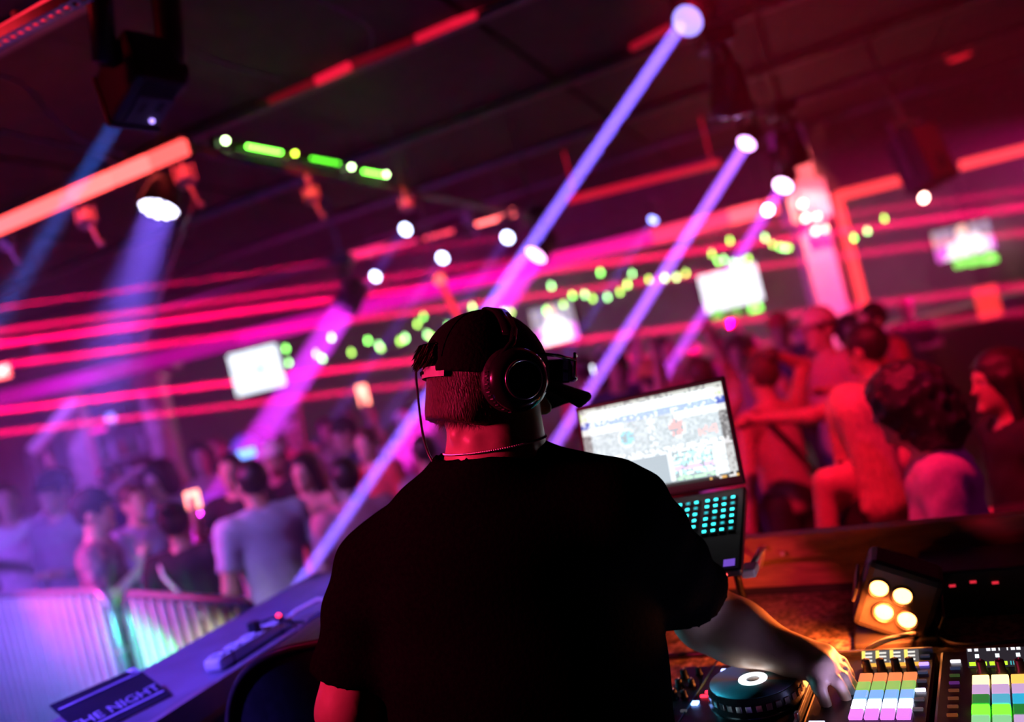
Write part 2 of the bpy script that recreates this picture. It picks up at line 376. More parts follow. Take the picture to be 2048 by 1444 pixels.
def batten(a, b, h, d, cuts, label, cols, group='red light battens'):
    a = Vector(a); b = Vector(b); L = (b - a).length; R = rotm((0, 0, 1), b - a)
    t = thing('led_batten', label, 'light batten', a, R.to_euler(), group)
    MB().box((L / 2, d * .55, 0), (L, d * .5, h * 1.1), bev=.004).build('housing', M_blackmetal, t)
    for (s0, s1), (c, s) in zip(cuts, cols):
        o = MB().box((0, 0, 0), ((s1 - s0) * L - .012, d * .7, h), bev=min(h, d) * .15).build('led_segment', emis('batten_%g_%g_%g' % (c[0], c[1], s), c, s, True), t); o.location = ((s0 + s1) / 2 * L, 0, 0)
    for f in (0.02, .42, .98):
        MB().box((f * L, d * .3, h * .62), (.02, d, .03), bev=.002).build('clamp', M_rig, t)
    return t
a = PZ(-60, 478, ZT - .02); bb = PZ(374, 292, ZT - .02)
HR = (1.0, .075, .07)
batten(a, bb, .085, .06, [(0, .5), (.5, .685), (.685, .85), (.85, 1)], 'thick red light batten crossing the upper left', [(HR, 4.2), (HR, 5.2), (HR, 4.8), (HR, 3.0)])
a = PZ(672, 520, ZT); bb = PZ(1030, 424, ZT)
batten(a, bb, .08, .06, [(0, .46), (.49, .66), (.78, 1)], 'far red batten in three pieces above the crowd', [((1, .02, .16), 1.6), ((1, .05, .10), 2.4), ((1, .12, .12), 6.0)])
a = PZ(-30, 88, 3.1); bb = PZ(135, -6, 3.1)
batten(a, bb, .035, .04, [(0, 1)], 'red batten cut off by the top left corner', [((1, .02, .05), 1.3)])
# perforated strut beside it
a = PZ(-40, 108, 3.08); bb = PZ(175, -6, 3.08); L = (bb - a).length; R = rotm((0, 0, 1), bb - a)
t = thing('perforated_strut', 'slotted steel channel beside the corner batten', 'steel channel', a, R.to_euler())
M_strut = mat('strut_steel', (.35, .33, .36), .4, .7)
n = 14; b = MB()
for s in (-1, 1): b.box((L / 2, s * .014, 0), (L, .010, .004))
for i in range(n + 1): b.box((i * L / n, 0, 0), (L / n * .45, .02, .004))
for s in (-1, 1): b.box((L / 2, s * .02, .012), (L, .003, .026))
b.build('channel', M_strut, t)
# glowing tape pieces on the ceiling rail line; the last two imitate red light on the rail
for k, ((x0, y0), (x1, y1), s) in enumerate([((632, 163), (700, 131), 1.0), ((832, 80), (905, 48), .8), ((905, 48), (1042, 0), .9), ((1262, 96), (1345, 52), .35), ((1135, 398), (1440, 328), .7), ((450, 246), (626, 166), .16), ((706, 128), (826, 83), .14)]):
    a, bb = (PZ(x0, y0, CEIL - .012), PZ(x1, y1, CEIL - .012)) if k != 4 else (P(x0, y0, 9.0), P(x1, y1, 9.0))
    d = bb - a; tb_ = MB().box((0, 0, 0), (d.length, .035 if k != 4 else .05, .045 if k != 4 else .07), bev=.004)
    if k == 4: tb_.cyl((-d.length * .45, 0, .03), (-d.length * .45, 0, CEIL + .03 - a.z), .008, n=8).cyl((d.length * .45, 0, .03), (d.length * .45, 0, CEIL + .1 - bb.z), .008, n=8)
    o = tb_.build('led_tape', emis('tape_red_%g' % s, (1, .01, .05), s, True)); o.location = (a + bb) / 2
    o.rotation_euler = rotm((0, 0, 1), d).to_euler() if k != 4 else rotm(Vector((0, 0, 1)), d).to_euler()
    tag(o, ['short red tape light on the ceiling rail above the green lights', 'red tape light on the ceiling rail at the top middle', 'long red tape light leaving the top edge of the picture', 'dim red tape light behind the big violet beam', 'long red tape light behind the two right beams', 'dim red strip painting light on the ceiling rail over the first green lights', 'dim red strip painting light on the ceiling rail between two brighter pieces at the top middle'][k], 'light strip', 'red tape lights on the ceiling')
# ------------------------------------------------------------------ green LED bar on the rig pipe
g = thing('green_led_bar', 'bar of green indicator lights on the rig pipe', 'light bar', c1, group=None)
gd = (c2 - c1)
GL = [(451, 281, 3, .016)] + [(497 + i * 9.0, 293 + i * 1.7, 1, .011) for i in range(8)] + [(590, 307, 2, .013)] + [(625 + i * 8.5, 317 + i * 1.6, 0, .010) for i in range(7)] + [(703, 334, 3, .015)] + [(729 + i * 8, 343 + i * 1.4, 1, .012) for i in range(6)] + [(772, 349, 3, .016)]
M_gl = [emis('indicator_dim', (.12, .9, .03), 7), emis('indicator_green', (.18, 1, .06), 16), emis('indicator_amber', (.6, .9, .05), 16), emis('indicator_white', (.6, 1, .4), 22)]
for (x, y, k, r) in GL:
    q0, q1 = P(440, 276, 4.88), P(790, 350, 6.65); f = 0.0
    for it in range(40):                       # where the bar crosses this sight line
        qq = q0.lerp(q1, f); px_ = 1024 + FOC * ((qq.x / qq.y) * math.cos(ROLL) - ((qq.z - CAMZ) / qq.y) * math.sin(ROLL)); f += (x - px_) / 700.0
    p = P(x, y, q0.lerp(q1, f).y)
    o = MB().ball((0, 0, 0), r, 10, 6, (1, .6, 1)).build('indicator', M_gl[k], g, True); o.location = p - c1
p0 = P(440, 276, 4.88) - c1; p1 = P(790, 350, 6.65) - c1; d = p1 - p0; R = rotm((0, 0, 1), d)
o = MB().box((0, 0, 0), (d.length, .05, .07), bev=.006).build('housing', M_blackmetal, g); o.location = (p0 + p1) / 2 + R @ Vector((0, .06, .0)); o.rotation_euler = R.to_euler()
# ------------------------------------------------------------------ clamp spots hanging from the rig
def clamp_spot(px, py, Y, s, label, tilt, tail):
    p = P(px, py, Y); t = thing('clamp_spotlight', label, 'spotlight', p, (0, 0, tilt), 'clamp spotlights on the rig')
    m = mat('red_gel_paint', (.75, .60, .60), .45, 0, .1)
    MB().ring((0, 0, .10 * s), (1, 0, 0), .034 * s, .010 * s, 20, 8).cyl((0, 0, .06 * s), (0, 0, .02 * s), .009 * s, n=8).build('clamp', m, t)
    b = MB(); b.box((-.06 * s, 0, -.01 * s), (.008 * s, .03 * s, .1 * s)).box((.06 * s, 0, -.01 * s), (.008 * s, .03 * s, .1 * s)).box((0, 0, .03 * s), (.125 * s, .03 * s, .008 * s)); b.build('yoke', m, t)
    Rm = Matrix.Rotation(math.radians(150), 4, 'X'); b = MB(); b.lathe([(.001, -.07 * s), (.035 * s, -.06 * s), (.05 * s, -.02 * s), (.055 * s, .05 * s), (.048 * s, .05 * s), (.001, .03 * s)], Matrix.Translation((0, 0, -.03 * s)) @ Rm, 18); b.build('can', m, t)
    if not tail: MB().cyl((0, 0, .1 * s), (0, 0, CEIL + .03 - p.z), .006, n=8).build('hanging_rod', M_rig, t)
    if tail: MB().tube([(0, 0, -.06 * s), (.02 * s, 0, -.11 * s), (.03 * s, 0, -.17 * s), (.045 * s, 0, -.20 * s)], .014 * s, 8).ball((.05 * s, 0, -.21 * s), .022 * s, 10, 8).build('tilt_arm', m, t)
for k, a in enumerate([(172, 428, 4.95, .9, 'red clamp spotlight under the left half of the thick batten', 0, 1), (368, 345, 4.6, .9, 'red clamp spotlight at the right end of the thick batten', .3, 1), (622, 384, 5.6, .85, 'red clamp spotlight below the middle row of green lights', -.2, 1), (812, 404, 6.6, .8, 'red clamp spotlight below the last row of green lights', .2, 0), (934, 432, 8.2, .9, 'red clamp spotlight at the gap in the far batten', .1, 1), (14, 480, 5.3, .7, 'red clamp spotlight at the left picture edge', 0, 1)]):
    clamp_spot(*a)
    q = P(a[0], a[1], a[2]); (spot('clamp_glow', q + Vector((.05, -.45, .18)), q, (1, .04, .05), 16.0, 50, .8, .04) if k in (0, 1, 2, 3) else None)
# ------------------------------------------------------------------ moving heads and their beams
D = Vector((-1.8, -.3, -1.67)).normalized()
def moving_head(p, d, s, label, lens, power=0, dia=.05, bcol=VIO, spread=.5, target=None, lit_face=True, vents=False):
    """p: centre of the lens, d: aim, s: head radius; hung from the ceiling by base and yoke"""
    d = Vector(d).normalized(); t = thing('moving_head_light', label, 'stage light', p, group='moving head stage lights')
    R = rotm(d, (0, 1, 0)); R4 = R.to_4x4()
    h = MB().lathe([(.001, -2.7 * s), (.6 * s, -2.68 * s), (.86 * s, -2.3 * s), (.98 * s, -1.4 * s), (1.12 * s, -.75 * s), (1.15 * s, .10 * s), (1.0 * s, .12 * s), (.96 * s, -.05 * s)], R4, 32).build('head', M_blackplastic, t)
    l = MB()
    l.lathe([(.97 * s, -.04 * s), (.8 * s, .06 * s), (.5 * s, .14 * s), (.001, .17 * s)], R4, 32)
    l.build('lens', lens, t, True)
    for i in range(6):
        MB().ring(R @ Vector((0, 0, (-1.6 - .12 * i) * s)), d, .985 * s, .025 * s, 28, 6).build('cooling_fin', M_blackmetal, h)
    c = R @ Vector((0, 0, -1.1 * s)); side = R @ Vector((1, 0, 0)); side.z = 0; side.normalize()
    y = MB()
    for q in (-1, 1):
        y.tube([c + side * q * 1.2 * s, c + side * q * 1.42 * s + Vector((0, 0, .5 * s)), c + side * q * 1.40 * s + Vector((0, 0, 1.6 * s)), c + side * q * 1.0 * s + Vector((0, 0, 2.3 * s)), c + side * q * .2 * s + Vector((0, 0, 2.45 * s))], .26 * s, 10)
    y.build('yoke', M_blackplastic, t, True)
    bs = MB().box(c + Vector((0, 0, 3.0 * s)), (2.2 * s, 1.7 * s, .9 * s), rotm((0, 0, 1), side), bev=.12 * s); bs.build('base', M_blackplastic, t)
    top = CEIL - p[2]
    MB().cyl(c + Vector((0, 0, 3.4 * s)), Vector((c.x, c.y, top)), .12 * s, n=10).build('hanging_pipe', M_rig, t)
    if power: beam('moving_head_beam', Vector(p) + d * (.2 * s), Vector(p) + d * 5 if target is None else target, bcol, power, dia, spread)
    return t
L_vio = emis('lens_violet', (.42, .34, 1.0), 5.0); L_mag = emis('lens_magenta', (.8, .38, 1.0), 6.5); L_hot = emis('lens_white_pink', (1, .55, 1.0), 9); L_off = mat('dark_lens', (.02, .02, .03), .1)
pA = P(1375, 42, 3.2); tgt = P(604, 1160, 3.45)
moving_head(pA, Vector((-.62, -.62, -.5)), .062, 'moving head at the top with the widest violet beam', emis('lens_violet_big', (.30, .26, 1.0), 2.0))
beam('big_beam', pA + Vector((-.035, -.05, -.02)), tgt, (.19, .10, 1.0), 72, .052, .35)
moving_head(P(1493, 287, 5.0), D + Vector((0, -.35, 0)), .055, 'moving head of the second violet beam at the upper right', L_mag)
beam('second_beam', P(1490, 292, 4.95), P(1490, 292, 4.95) + D * 5, (.36, .10, 1.0), 74, .07, .3)
moving_head(P(1566, 371, 7.0), D + Vector((0, -.45, 0)), .075, 'moving head of the third beam above the glowing column', L_hot)
beam('third_beam', P(1562, 378, 6.9), P(1562, 378, 6.9) + D * 5, (.60, .06, 1.0), 50, .085, .3)
moving_head(P(1306, 440, 9.5), D + Vector((0, -.5, 0)), .05, 'small far moving head with a short blue beam', emis('lens_blue', (.25, .28, 1.0), 9), 16, .07, (.15, .10, 1.0), 2.5, target=P(1306, 440, 9.5) + D * 3)
for k, (x, y, Y, where) in enumerate([(1015, 475, 8.6, 'right of the far batten'), (885, 516, 9.2, 'below the middle of the far batten'), (811, 459, 8.8, 'above the far batten'), (751, 553, 10.0, 'lowest and leftmost of the blue dots')]):
    moving_head(P(x, y, Y), Vector((-.5, -1, -.45)), .058, 'far blue moving head ' + where, emis('lens_blue_white', (.55, .60, 1.0), 14), 0)
    beam('blue_beam', P(x, y, Y - .1), P(x, y, Y - .1) + D * 3, (.22, .08, 1.0), 9, .10, 3)
moving_head(P(1072, 510, 7.2), D + Vector((0, -.3, 0)), .095, 'pink wash light close above the cap', emis('lens_pink', (1.0, .45, .95), 6))
beam('pink_beam', P(1068, 516, 7.1), P(1068, 516, 7.1) + D * 3, (1.0, .02, .75), 150, .19, 4)
moving_head(P(688, 618, 8.2), D + Vector((0, .2, 0)), .12, 'magenta wash light above the left of the crowd', emis('lens_magenta_soft', (.85, .1, .8), 1.2))
beam('magenta_beam', P(686, 622, 8.1), P(530, 860, 7.2), (.75, .03, .95), 130, .24, 2)
# unlit head in front of the right row
moving_head(P(1462, 230, 3.9), Vector((-.12, .1, -1)), .085, 'unlit black moving head hanging beside the big beam', L_off)
moving_head(P(1590, 330, 5.6), Vector((.1, .2, -1)), .09, 'unlit black moving head hanging behind the second beam', L_off)
# big head at the upper left, seen from its side
pL = P(252, 212, 2.55); dl = (P(120, 430, 2.9) - pL).normalized()
t = thing('moving_head_light', 'large boxy moving head at the upper left throwing a blue beam', 'stage light', pL, group='moving head stage lights')
wd = (P(300, 245, 2.45) - P(205, 186, 2.62)).normalized(); wd = (wd - dl * wd.dot(dl)).normalized()
R = rotm(dl, wd); mid = Vector((0, 0, 0))
hb = MB().box(R @ Vector((0.0, 0, -.115)), (.168, .15, .22), R, bev=.016).build('head', M_blackplastic, t)
MB().box(R @ Vector((0, 0, -.003)), (.176, .158, .014), R, bev=.004).build('front_rim', mat('rim_plastic', (.10, .09, .1), .3), t)
MB().lathe([(.045, .004), (.03, .010), (.001, .012)], R.to_4x4(), 28).build('lens', emis('lens_blue_side', (.05, .2, 1.0), 3), t, True)
for i in range(6): MB().box(R @ Vector((.086, .0, -.20 + i * .011)), (.004, .10, .004), R).build('vent_fin', M_blackmetal, hb)
pn = MB().box(R @ Vector((.086, -.01, -.09)), (.006, .11, .12), R, bev=.004).build('side_panel', mat('panel_plastic', (.10, .09, .11), .35), hb)
MB().box(R @ Vector((.090, -.03, -.115)), (.004, .022, .04), R, bev=.002).box(R @ Vector((.090, .015, -.10)), (.004, .014, .036), R, bev=.002).build('panel_slot', M_blackplastic, hb)
MB().ball(R @ Vector((.091, -.03, -.055)), .008, 10, 8).build('status_light', emis('status_violet', (.4, .25, 1), 3), hb)
up = (P(235, -160, 2.45) - P(262, 120, 2.45)).normalized()
cyo = R @ Vector((-.03, -.10, -.13)); y = MB()
y.tube([cyo, cyo + up * .08, cyo + up * .22, cyo + up * .42], .036, 14, [.040, .042, .042, .05]); y.cyl(cyo + R @ Vector((0, -.03, 0)), cyo + R @ Vector((0, .05, 0)), .045)
c2o = R @ Vector((-.03, .10, -.13)); y.tube([c2o, c2o + up * .22, c2o + up * .42], .036, 14)
y.build('yoke', M_blackplastic, t, True)
MB().box((cyo + c2o) / 2 + up * .47, (.26, .2, .1), rotm(up, wd), bev=.02).build('base', M_blackplastic, t)
bt = (cyo + c2o) / 2 + up * .5; MB().cyl(bt, Vector((bt.x, bt.y, CEIL - pL.z)), .02).build('hanging_pipe', M_rig, t)
beam('left_blue_beam', pL + dl * .02, pL + dl * 3, (.03, .16, 1.0), 9, .05, 5)
# LED par with its lens cluster
pp = P(318, 416, 4.6); dp = Vector((-.22, -.42, -.88)).normalized(); R = rotm(dp, P(355, 428, 4.6) - P(280, 404, 4.6))
t = thing('led_par_can', 'round par light with many white blue lamps under the thick batten', 'stage light', pp)
MB().lathe([(.001, -.20), (.06, -.19), (.09, -.12), (.112, .0), (.112, .02), (.103, .02), (.1, -.012), (.001, -.012)], R.to_4x4(), 32).build('can', M_blackmetal, t)
M_led = emis('par_led', (.75, .72, 1.0), 9); lm = MB().ball((0, 0, 0), .0155, 10, 6, (1, 1, .6)).mesh('led', M_led, True)
for ring_r, nn in ((.025, 3), (.055, 7), (.083, 12)):
    for i in range(nn):
        a = 2 * math.pi * i / nn + ring_r * 9; o = link('led', lm, None, t); o.location = R @ Vector((ring_r * math.cos(a), ring_r * math.sin(a), .0)); o.rotation_euler = R.to_euler()
MB().tube([R @ Vector((.12, 0, -.03)), R @ Vector((.13, 0, -.18)), R @ Vector((.0, 0, -.27)), R @ Vector((-.13, 0, -.18)), R @ Vector((-.12, 0, -.03))], .009, 8).build('yoke', M_blackmetal, t)
MB().cyl(R @ Vector((0, 0, -.27)), (R @ Vector((0, 0, -.27)) + Vector((0, 0, .5))), .012, n=8).build('hanging_bolt', M_blackmetal, t)
beam('par_glow', pp + dp * .03, pp + dp * 2 + Vector((-.2, 0, 0)), (.20, .10, 1.0), 55, .18, 22)
# ------------------------------------------------------------------ laser bar shooting thin red beams across the room
for k, (y0, sl, pw) in enumerate([(540, -.105, 14), (612, -.140, 60), (662, -.137, 20), (688, -.134, 54), (731, -.130, 34), (822, -.122, 48), (866, -.118, 22)]):
    Yd = 8.6 + .1 * (k % 3); xs = 2420
    a = P(xs, y0 + sl * xs, Yd); c = P(-420, y0 - sl * 420, Yd)
    beam('laser_beam', c, a, (1.0, .0, .10), pw * 1.9, .05, .55)
# loudspeaker hung in the right, ceiling lamp
sp = P(1842, 318, 7.4); t = thing('loudspeaker', 'black loudspeaker hanging above the red window frame', 'loudspeaker', sp, (math.radians(-12), 0, math.radians(24)))
MB().box((0, 0, 0), (.34, .30, .52), bev=.015).build('cabinet', mat('speaker_paint', (.06, .05, .05), .5), t)
MB().box((0, -.152, 0), (.30, .012, .48), bev=.004).build('grille', mat('grille_metal', (.09, .06, .06), .5, .4, .3, 90), t)
MB().lathe([(.13, 0), (.12, -.02), (.05, .02), (.001, .01)], Matrix.Translation((0, -.15, -.10)) @ Matrix.Rotation(math.radians(90), 4, 'X'), 24).build('woofer', M_blackplastic, t)
for s in (-1, 1): MB().box((s * .19, 0, .1), (.012, .04, .5)).build('bracket_arm', M_rig, t)
MB().box((0, 0, .36), (.4, .05, .02)).cyl((0, 0, .36), (0, 0, 1.28), .02, n=8).build('hanger', M_rig, t)
lp = PZ(1918, 112, CEIL - .04); t = thing('ceiling_lamp', 'flat round red glowing ceiling lamp at the upper right', 'lamp', lp)
MB().lathe([(.13, .05), (.13, 0), (.11, -.02), (.001, -.03)], None, 28).build('glass', emis('ceiling_lamp_glow', (1, .01, .03), .75, True), t, True)
MB().ring((0, 0, 0), (0, 0, 1), .13, .02).build('rim', M_blackmetal, t)
# ------------------------------------------------------------------ ceiling cables
for k, pts in enumerate([[(0, 150, 3.9), (55, 175, 3.9), (110, 240, 3.95), (170, 285, 4.1), (250, 310, 4.3)], [(0, 262, 4.0), (100, 285, 4.1), (185, 305, 4.2), (235, 332, 4.4)], [(385, 100, 4.4), (450, 128, 4.4), (560, 160, 4.7)], [(640, 0, 3.6), (735, 52, 3.9), (742, 100, 4.0)], [(420, 560, 5.2), (350, 690, 5.4), (395, 420, 4.9)]]):
    ps = [P(*p) for p in pts]
    if k == 4: ps = [P(388, 405, 4.6), P(355, 500, 4.6), P(320, 600, 4.65), P(285, 690, 4.7)]
    sm = []
    for i in range(len(ps) - 1):
        p0 = ps[max(i - 1, 0)]; p3 = ps[min(i + 2, len(ps) - 1)]
        sm += [0.5 * ((2 * ps[i]) + (ps[i + 1] - p0) * f + (2 * p0 - 5 * ps[i] + 4 * ps[i + 1] - p3) * f * f + (3 * ps[i] - p0 - 3 * ps[i + 1] + p3) * f ** 3) for f in (0, .2, .4, .6, .8)]
    sm.append(ps[-1]); base = sm[0]
    o = MB().tube([q - base for q in sm], .007 if k < 4 else .006, 7).build('ceiling_cable', mat('cable_grey', (.30, .22, .28), .5), None, True); o.location = base
    tag(o, ['bent cable looping under the ceiling at the left edge', 'nearly straight cable below the looping one at the left', 'cable on the ceiling right of the big boxy light', 'hooked cable at the top middle', 'thin line hanging down below the thick batten'][k], 'cable', 'cables under the ceiling')

spot('fixture_red', (-1.95, 2.0, 3.4), (-.85, 2.5, 3.0), (1, .02, .04), 14, 40, .6)

a = P(880, 562, 7.0); c = P(930, 662, 7.0); t = thing('red_lit_arm', 'slanted red lit arm with painted glow hanging just above the cap', 'spotlight arm', a)
MB().tube([(0, 0, 0), (c - a) * .5, c - a], .026, 12).build('tube', emis('arm_painted_red', (1, .03, .05), 1.3), t, True); MB().ball((0, 0, .01), .05, 14, 10).build('end_knob', emis('knob_painted_red', (1, .10, .10), 2.4), t, True)  # red light falling on the arm and knob is put into their emission
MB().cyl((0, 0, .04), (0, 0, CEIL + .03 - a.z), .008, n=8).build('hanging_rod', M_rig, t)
# ------------------------------------------------------------------ the side bar at the far left
YS = 12.6
M_pil = mat('pillar_paint', (.60, .56, .62), .6)
def pillar(px, py0, py1, w, Y, label):
    a = P(px, py0, Y); c = P(px + (py1 - py0) * .25, py1, Y); t = thing('bar_pillar', label, 'pillar', (a.x, Y, 0), group='pillars of the side bar')
    MB().box((0, 0, a.z / 2), (w, w, a.z), bev=.02).build('shaft', M_pil, t); MB().box((0, 0, a.z - .05), (w * 1.25, w * 1.25, .1), bev=.01).build('cap_block', M_pil, t); MB().box((0, 0, .08), (w * 1.2, w * 1.2, .16), bev=.01).build('foot_block', M_pil, t)
pillar(128, 742, 930, .30, YS, 'violet lit pillar left of the bottle shelf')
pillar(298, 752, 910, .34, YS, 'violet lit pillar right of the bottle shelf')
a = P(278, 752, YS - .1); c = P(356, 725, YS - .1); o = MB().box((0, 0, 0), (c.x - a.x, .3, .16), bev=.02).build('bar_lintel', M_pil); o.location = ((a.x + c.x) / 2, YS - .1, a.z + .05); tag(o, 'short lintel on top of the right pillar of the side bar', 'lintel')
a = P(152, 800, YS - .5); c = P(62, 905, YS - .8); d = c - a; t = thing('slanted_brace', 'pale slanted brace leaning against the left pillar', 'brace', (c.x, c.y, 0)); o = MB().box((0, 0, 0), (.16, .1, d.length), bev=.02).build('beam', M_pil, t); o.location = (a + c) / 2 - Vector((c.x, c.y, 0)); o.rotation_euler = rotm(d, (1, 0, 0)).to_euler(); MB().box((0, 0, c.z / 2), (.12, .12, c.z), bev=.01).build('post', mat('post_dark', (.08, .07, .09), .6), t)
# pleated banner
a = P(186, 740, YS - .3); bn = MB(); n = 22; vs = []
for j in range(2):
    for i in range(n + 1): vs.append(bn.bm.verts.new(((i / n - .5) * .42, .03 * math.sin(i * 1.9), .22 - .44 * j)))
for i in range(n): bn.bm.faces.new((vs[i], vs[i + 1], vs[n + 2 + i], vs[n + 1 + i]))
o = bn.build('pleated_banner', mat('banner_cloth', (.5, .5, .62), .7), None, True); o.location = a; md = o.modifiers.new('t', 'SOLIDIFY'); md.thickness = .01; tag(o, 'pleated bluish banner hanging above the bottle shelf', 'banner'); rod = MB().cyl((0, 0, .2), (0, 0, CEIL + .03 - a.z), .008, n=8).build('hanging_rod', M_blackmetal, o)
# shelf with bottles
s0, s1 = P(170, 860, YS), P(300, 828, YS); zs = [1.15, 1.55, 1.95]
sh = thing('bottle_shelf', 'back bar shelf unit at the far left', 'shelf', ((s0.x + s1.x) / 2, YS + .15, 0))
Wd = s1.x - s0.x
for z in zs: MB().box((0, 0, z), (Wd, .3, .04)).build('shelf_board', M_grey, sh)
for x in (-Wd / 2, Wd / 2): MB().box((x, 0, 1.2), (.05, .32, 2.4)).build('side_panel', M_grey, sh)
MB().box((0, .16, 1.2), (Wd, .03, 2.4)).build('back_panel', mat('shelf_back', (.12, .10, .14), .6), sh)
btm = [MB().lathe([(.001, 0), (.038, 0), (.040, .02), (.040, .16), (.030, .20), (.014, .23), (.013, .29), (.016, .295), (.016, .31), (.001, .31)], None, 14).mesh('bottle', mat(nm, c, .12, 0, .1, 5, 0, spec=.7)) for nm, c in (('glass_clear', (.6, .6, .68)), ('glass_amber', (.4, .12, .05)), ('glass_green', (.1, .3, .15)))]
k = 0
for zi, z in enumerate(zs):
    for i in range(6):
        o = link('bottle', btm[(i + zi) % 3], None); o.location = (sh.location.x - Wd / 2 + .12 + i * (Wd - .24) / 5, YS + .12, z + .02)
        tag(o, ['clear', 'amber', 'green'][(i + zi) % 3] + ' bottle, ' + ['first', 'second', 'third', 'fourth', 'fifth', 'last'][i] + ' from the left on the ' + ['lower', 'middle', 'upper'][zi] + ' shelf', 'bottle', 'bottles on the back bar shelf')
o = thing('shelf_lamp', 'small pink glowing sign lamp on the bottle shelf', 'lamp', P(196, 860, YS - .06)); MB().box((0, 0, 0), (.24, .06, .07), bev=.02).build('tube', emis('shelf_pink', (1, .01, .45), 1.6), o); MB().box((0, .05, 0), (.28, .03, .1)).build('back_plate', M_blackmetal, o)
o = thing('shelf_lamp', 'round blue glowing lamp on the bottle shelf', 'lamp', P(221, 836, YS - .06)); MB().ball((0, 0, 0), .075, 16, 10).build('globe', emis('shelf_blue', (.25, .22, 1.0), 2.0), o, True); MB().cyl((0, 0, -.06), (0, 0, -.12), .03).build('socket', M_blackmetal, o)
# lit exit sign at the picture edge
e = P(-6, 746, 9.5); es = thing('exit_sign', 'red glowing exit sign cut by the left picture edge', 'sign', e, (0, 0, math.radians(8)))
MB().box((0, .03, 0), (.30, .06, .17), bev=.01).build('housing', M_blackmetal, es); MB().box((0, -.004, 0), (.28, .008, .15), bev=.003).build('face', emis('exit_red', (1, .10, .10), 4.5), es)
text_exit = bpy.data.curves.new('t', 'FONT'); text_exit.body = 'EXIT'; text_exit.size = .13; text_exit.align_x = 'CENTER'; text_exit.extrude = .002
to = bpy.data.objects.new('t', text_exit); COL.objects.link(to); me = bpy.data.meshes.new_from_object(to.evaluated_get(bpy.context.evaluated_depsgraph_get())); bpy.data.objects.remove(to)
o = link('lettering', me, None, es); me.materials.clear(); me.materials.append(emis('exit_letter', (1, .75, .65), 6)); o.location = (0, -.010, -.045); o.rotation_euler = (math.radians(90), 0, 0)
MB().cyl((0, .03, .08), (0, .03, CEIL - e.z), .012, n=8).build('hanging_rod', M_blackmetal, es)
# counter of the second bar beyond the opening
ct = thing('bar_counter', 'pale edged counter inside the second bar', 'counter', (P(1900, 640, 13.0).x, 13.0, 0))
MB().box((.2, 0, 1.08), (2.4, .5, .06), bev=.01).build('counter_top', M_white, ct); MB().box((.2, .05, .52), (2.3, .36, 1.04)).build('counter_front', M_grey, ct)
MB().box((.2, -.28, .72), (2.3, .04, .06)).build('foot_rail', M_steel, ct)
pr_ = P(1976, 606, YW - .02); ph_ = (pr_.z + .22 - zo0) / 2; pr_.z = zo0 + ph_; o = MB().box((0, 0, 0), (.28, .1, ph_ * 2), bev=.02).build('lit_panel', emis('panel_painted_glow', (1, .04, .04), 1.3)); o.location = pr_; tag(o, 'red lit post on the low wall at the right with the light put into its glow', 'panel')  # red light on the post is put into its emission
spot('bar_violet', (-5.6, 10.4, 3.6), (-6.4, 12.6, 1.9), (.42, .12, 1.0), 260, 60)
spot('bar_white', (P(1900, 500, 13).x, 12.6, 3.7), (P(1900, 600, 13).x, 14.5, 1.4), (1, .85, .9), 30, 110)
spot('bar_white_centre', (.4, 13.6, 3.75), (.4, 15.4, 1.6), (1, .6, .85), 30, 140)
# ------------------------------------------------------------------ the booth: platform, ledges, stone worktop
def lin(r, g, b): return tuple(((c / 255.0) / 12.92 if c <= 10 else (((c / 255.0) + .055) / 1.055) ** 2.4) for c in (r, g, b))
ZL, ZD, ZS = 1.35, 1.20, 0.30
Cc = PZ(628, 1146, ZL); eL = (PZ(100, 1444, ZL) - Cc).normalized(); eR = (PZ(2048, 1020, ZL) - Cc).normalized()
nL = Vector((-eL.y, eL.x, 0)); nL = nL if nL.x > 0 else -nL
nR = Vector((eR.y, -eR.x, 0)); nR = nR if nR.y < 0 else -nR
struct(MB().poly([Vector((-2.1, -1.4, ZS)), Vector((3.0, -1.4, ZS)), Cc + eR * 3.4 + Vector((0, 0, ZS - ZL)), Cc + Vector((0, 0, ZS - ZL)), Cc + eL * 4.2 + Vector((0, 0, ZS - ZL))], .3).build('floor_platform', mat('platform_carpet', (.015, .014, .016), .95)), 'raised black platform of the booth')
M_ledge = mat('black_ledge_paint', (.18, .16, .21), .42, 0, .3, 6, .12)
M_wood = mat('booth_pine_board', (.34, .18, .09), .5, 0, .3, 3, .1, stretch=(1, 6, 18))
LL, LR = 2.6, 3.3
bo = thing('booth_ledge', 'dark painted side ledge of the booth running to the lower left corner', 'ledge', (Cc.x, Cc.y, 0))
off = Vector((Cc.x, Cc.y, 0))
def q(p, z): return Vector((p.x, p.y, z)) - off
A0 = Cc; A1 = Cc + eL * LL
MB().poly([q(A1, ZL), q(A1 + nL * .42, ZL), q(A0 + nL * .42 + eL * .25, ZL), q(A0, ZL)], .035).build('shelf_board', M_ledge, bo)
MB().poly([q(A1 + nL * .42, ZL + .012), q(A1 + nL * .445, ZL + .012), q(A0 + nL * .445 + eL * .25, ZL + .012), q(A0 + nL * .42 + eL * .25, ZL + .012)], .06).build('lip_trim', mat('lip_metal', (.30, .28, .34), .35, .5), bo)
MB().poly([q(A1 + nL * .01, ZL - .035), q(A1 + nL * .05, ZL - .035), q(A0 + nL * .05, ZL - .035), q(A0 + nL * .01, ZL - .035)], ZL - .035 - .0).build('front_panel', M_ledge, bo)
MB().poly([q(A1 + nL * .445, 1.22), q(A1 + nL * .75, 1.22), q(A0 + nL * .75 + eL * 1.75, 1.22), q(A0 + nL * .445 + eL * 1.75, 1.22)], .03).build('inner_shelf', M_ledge, bo)
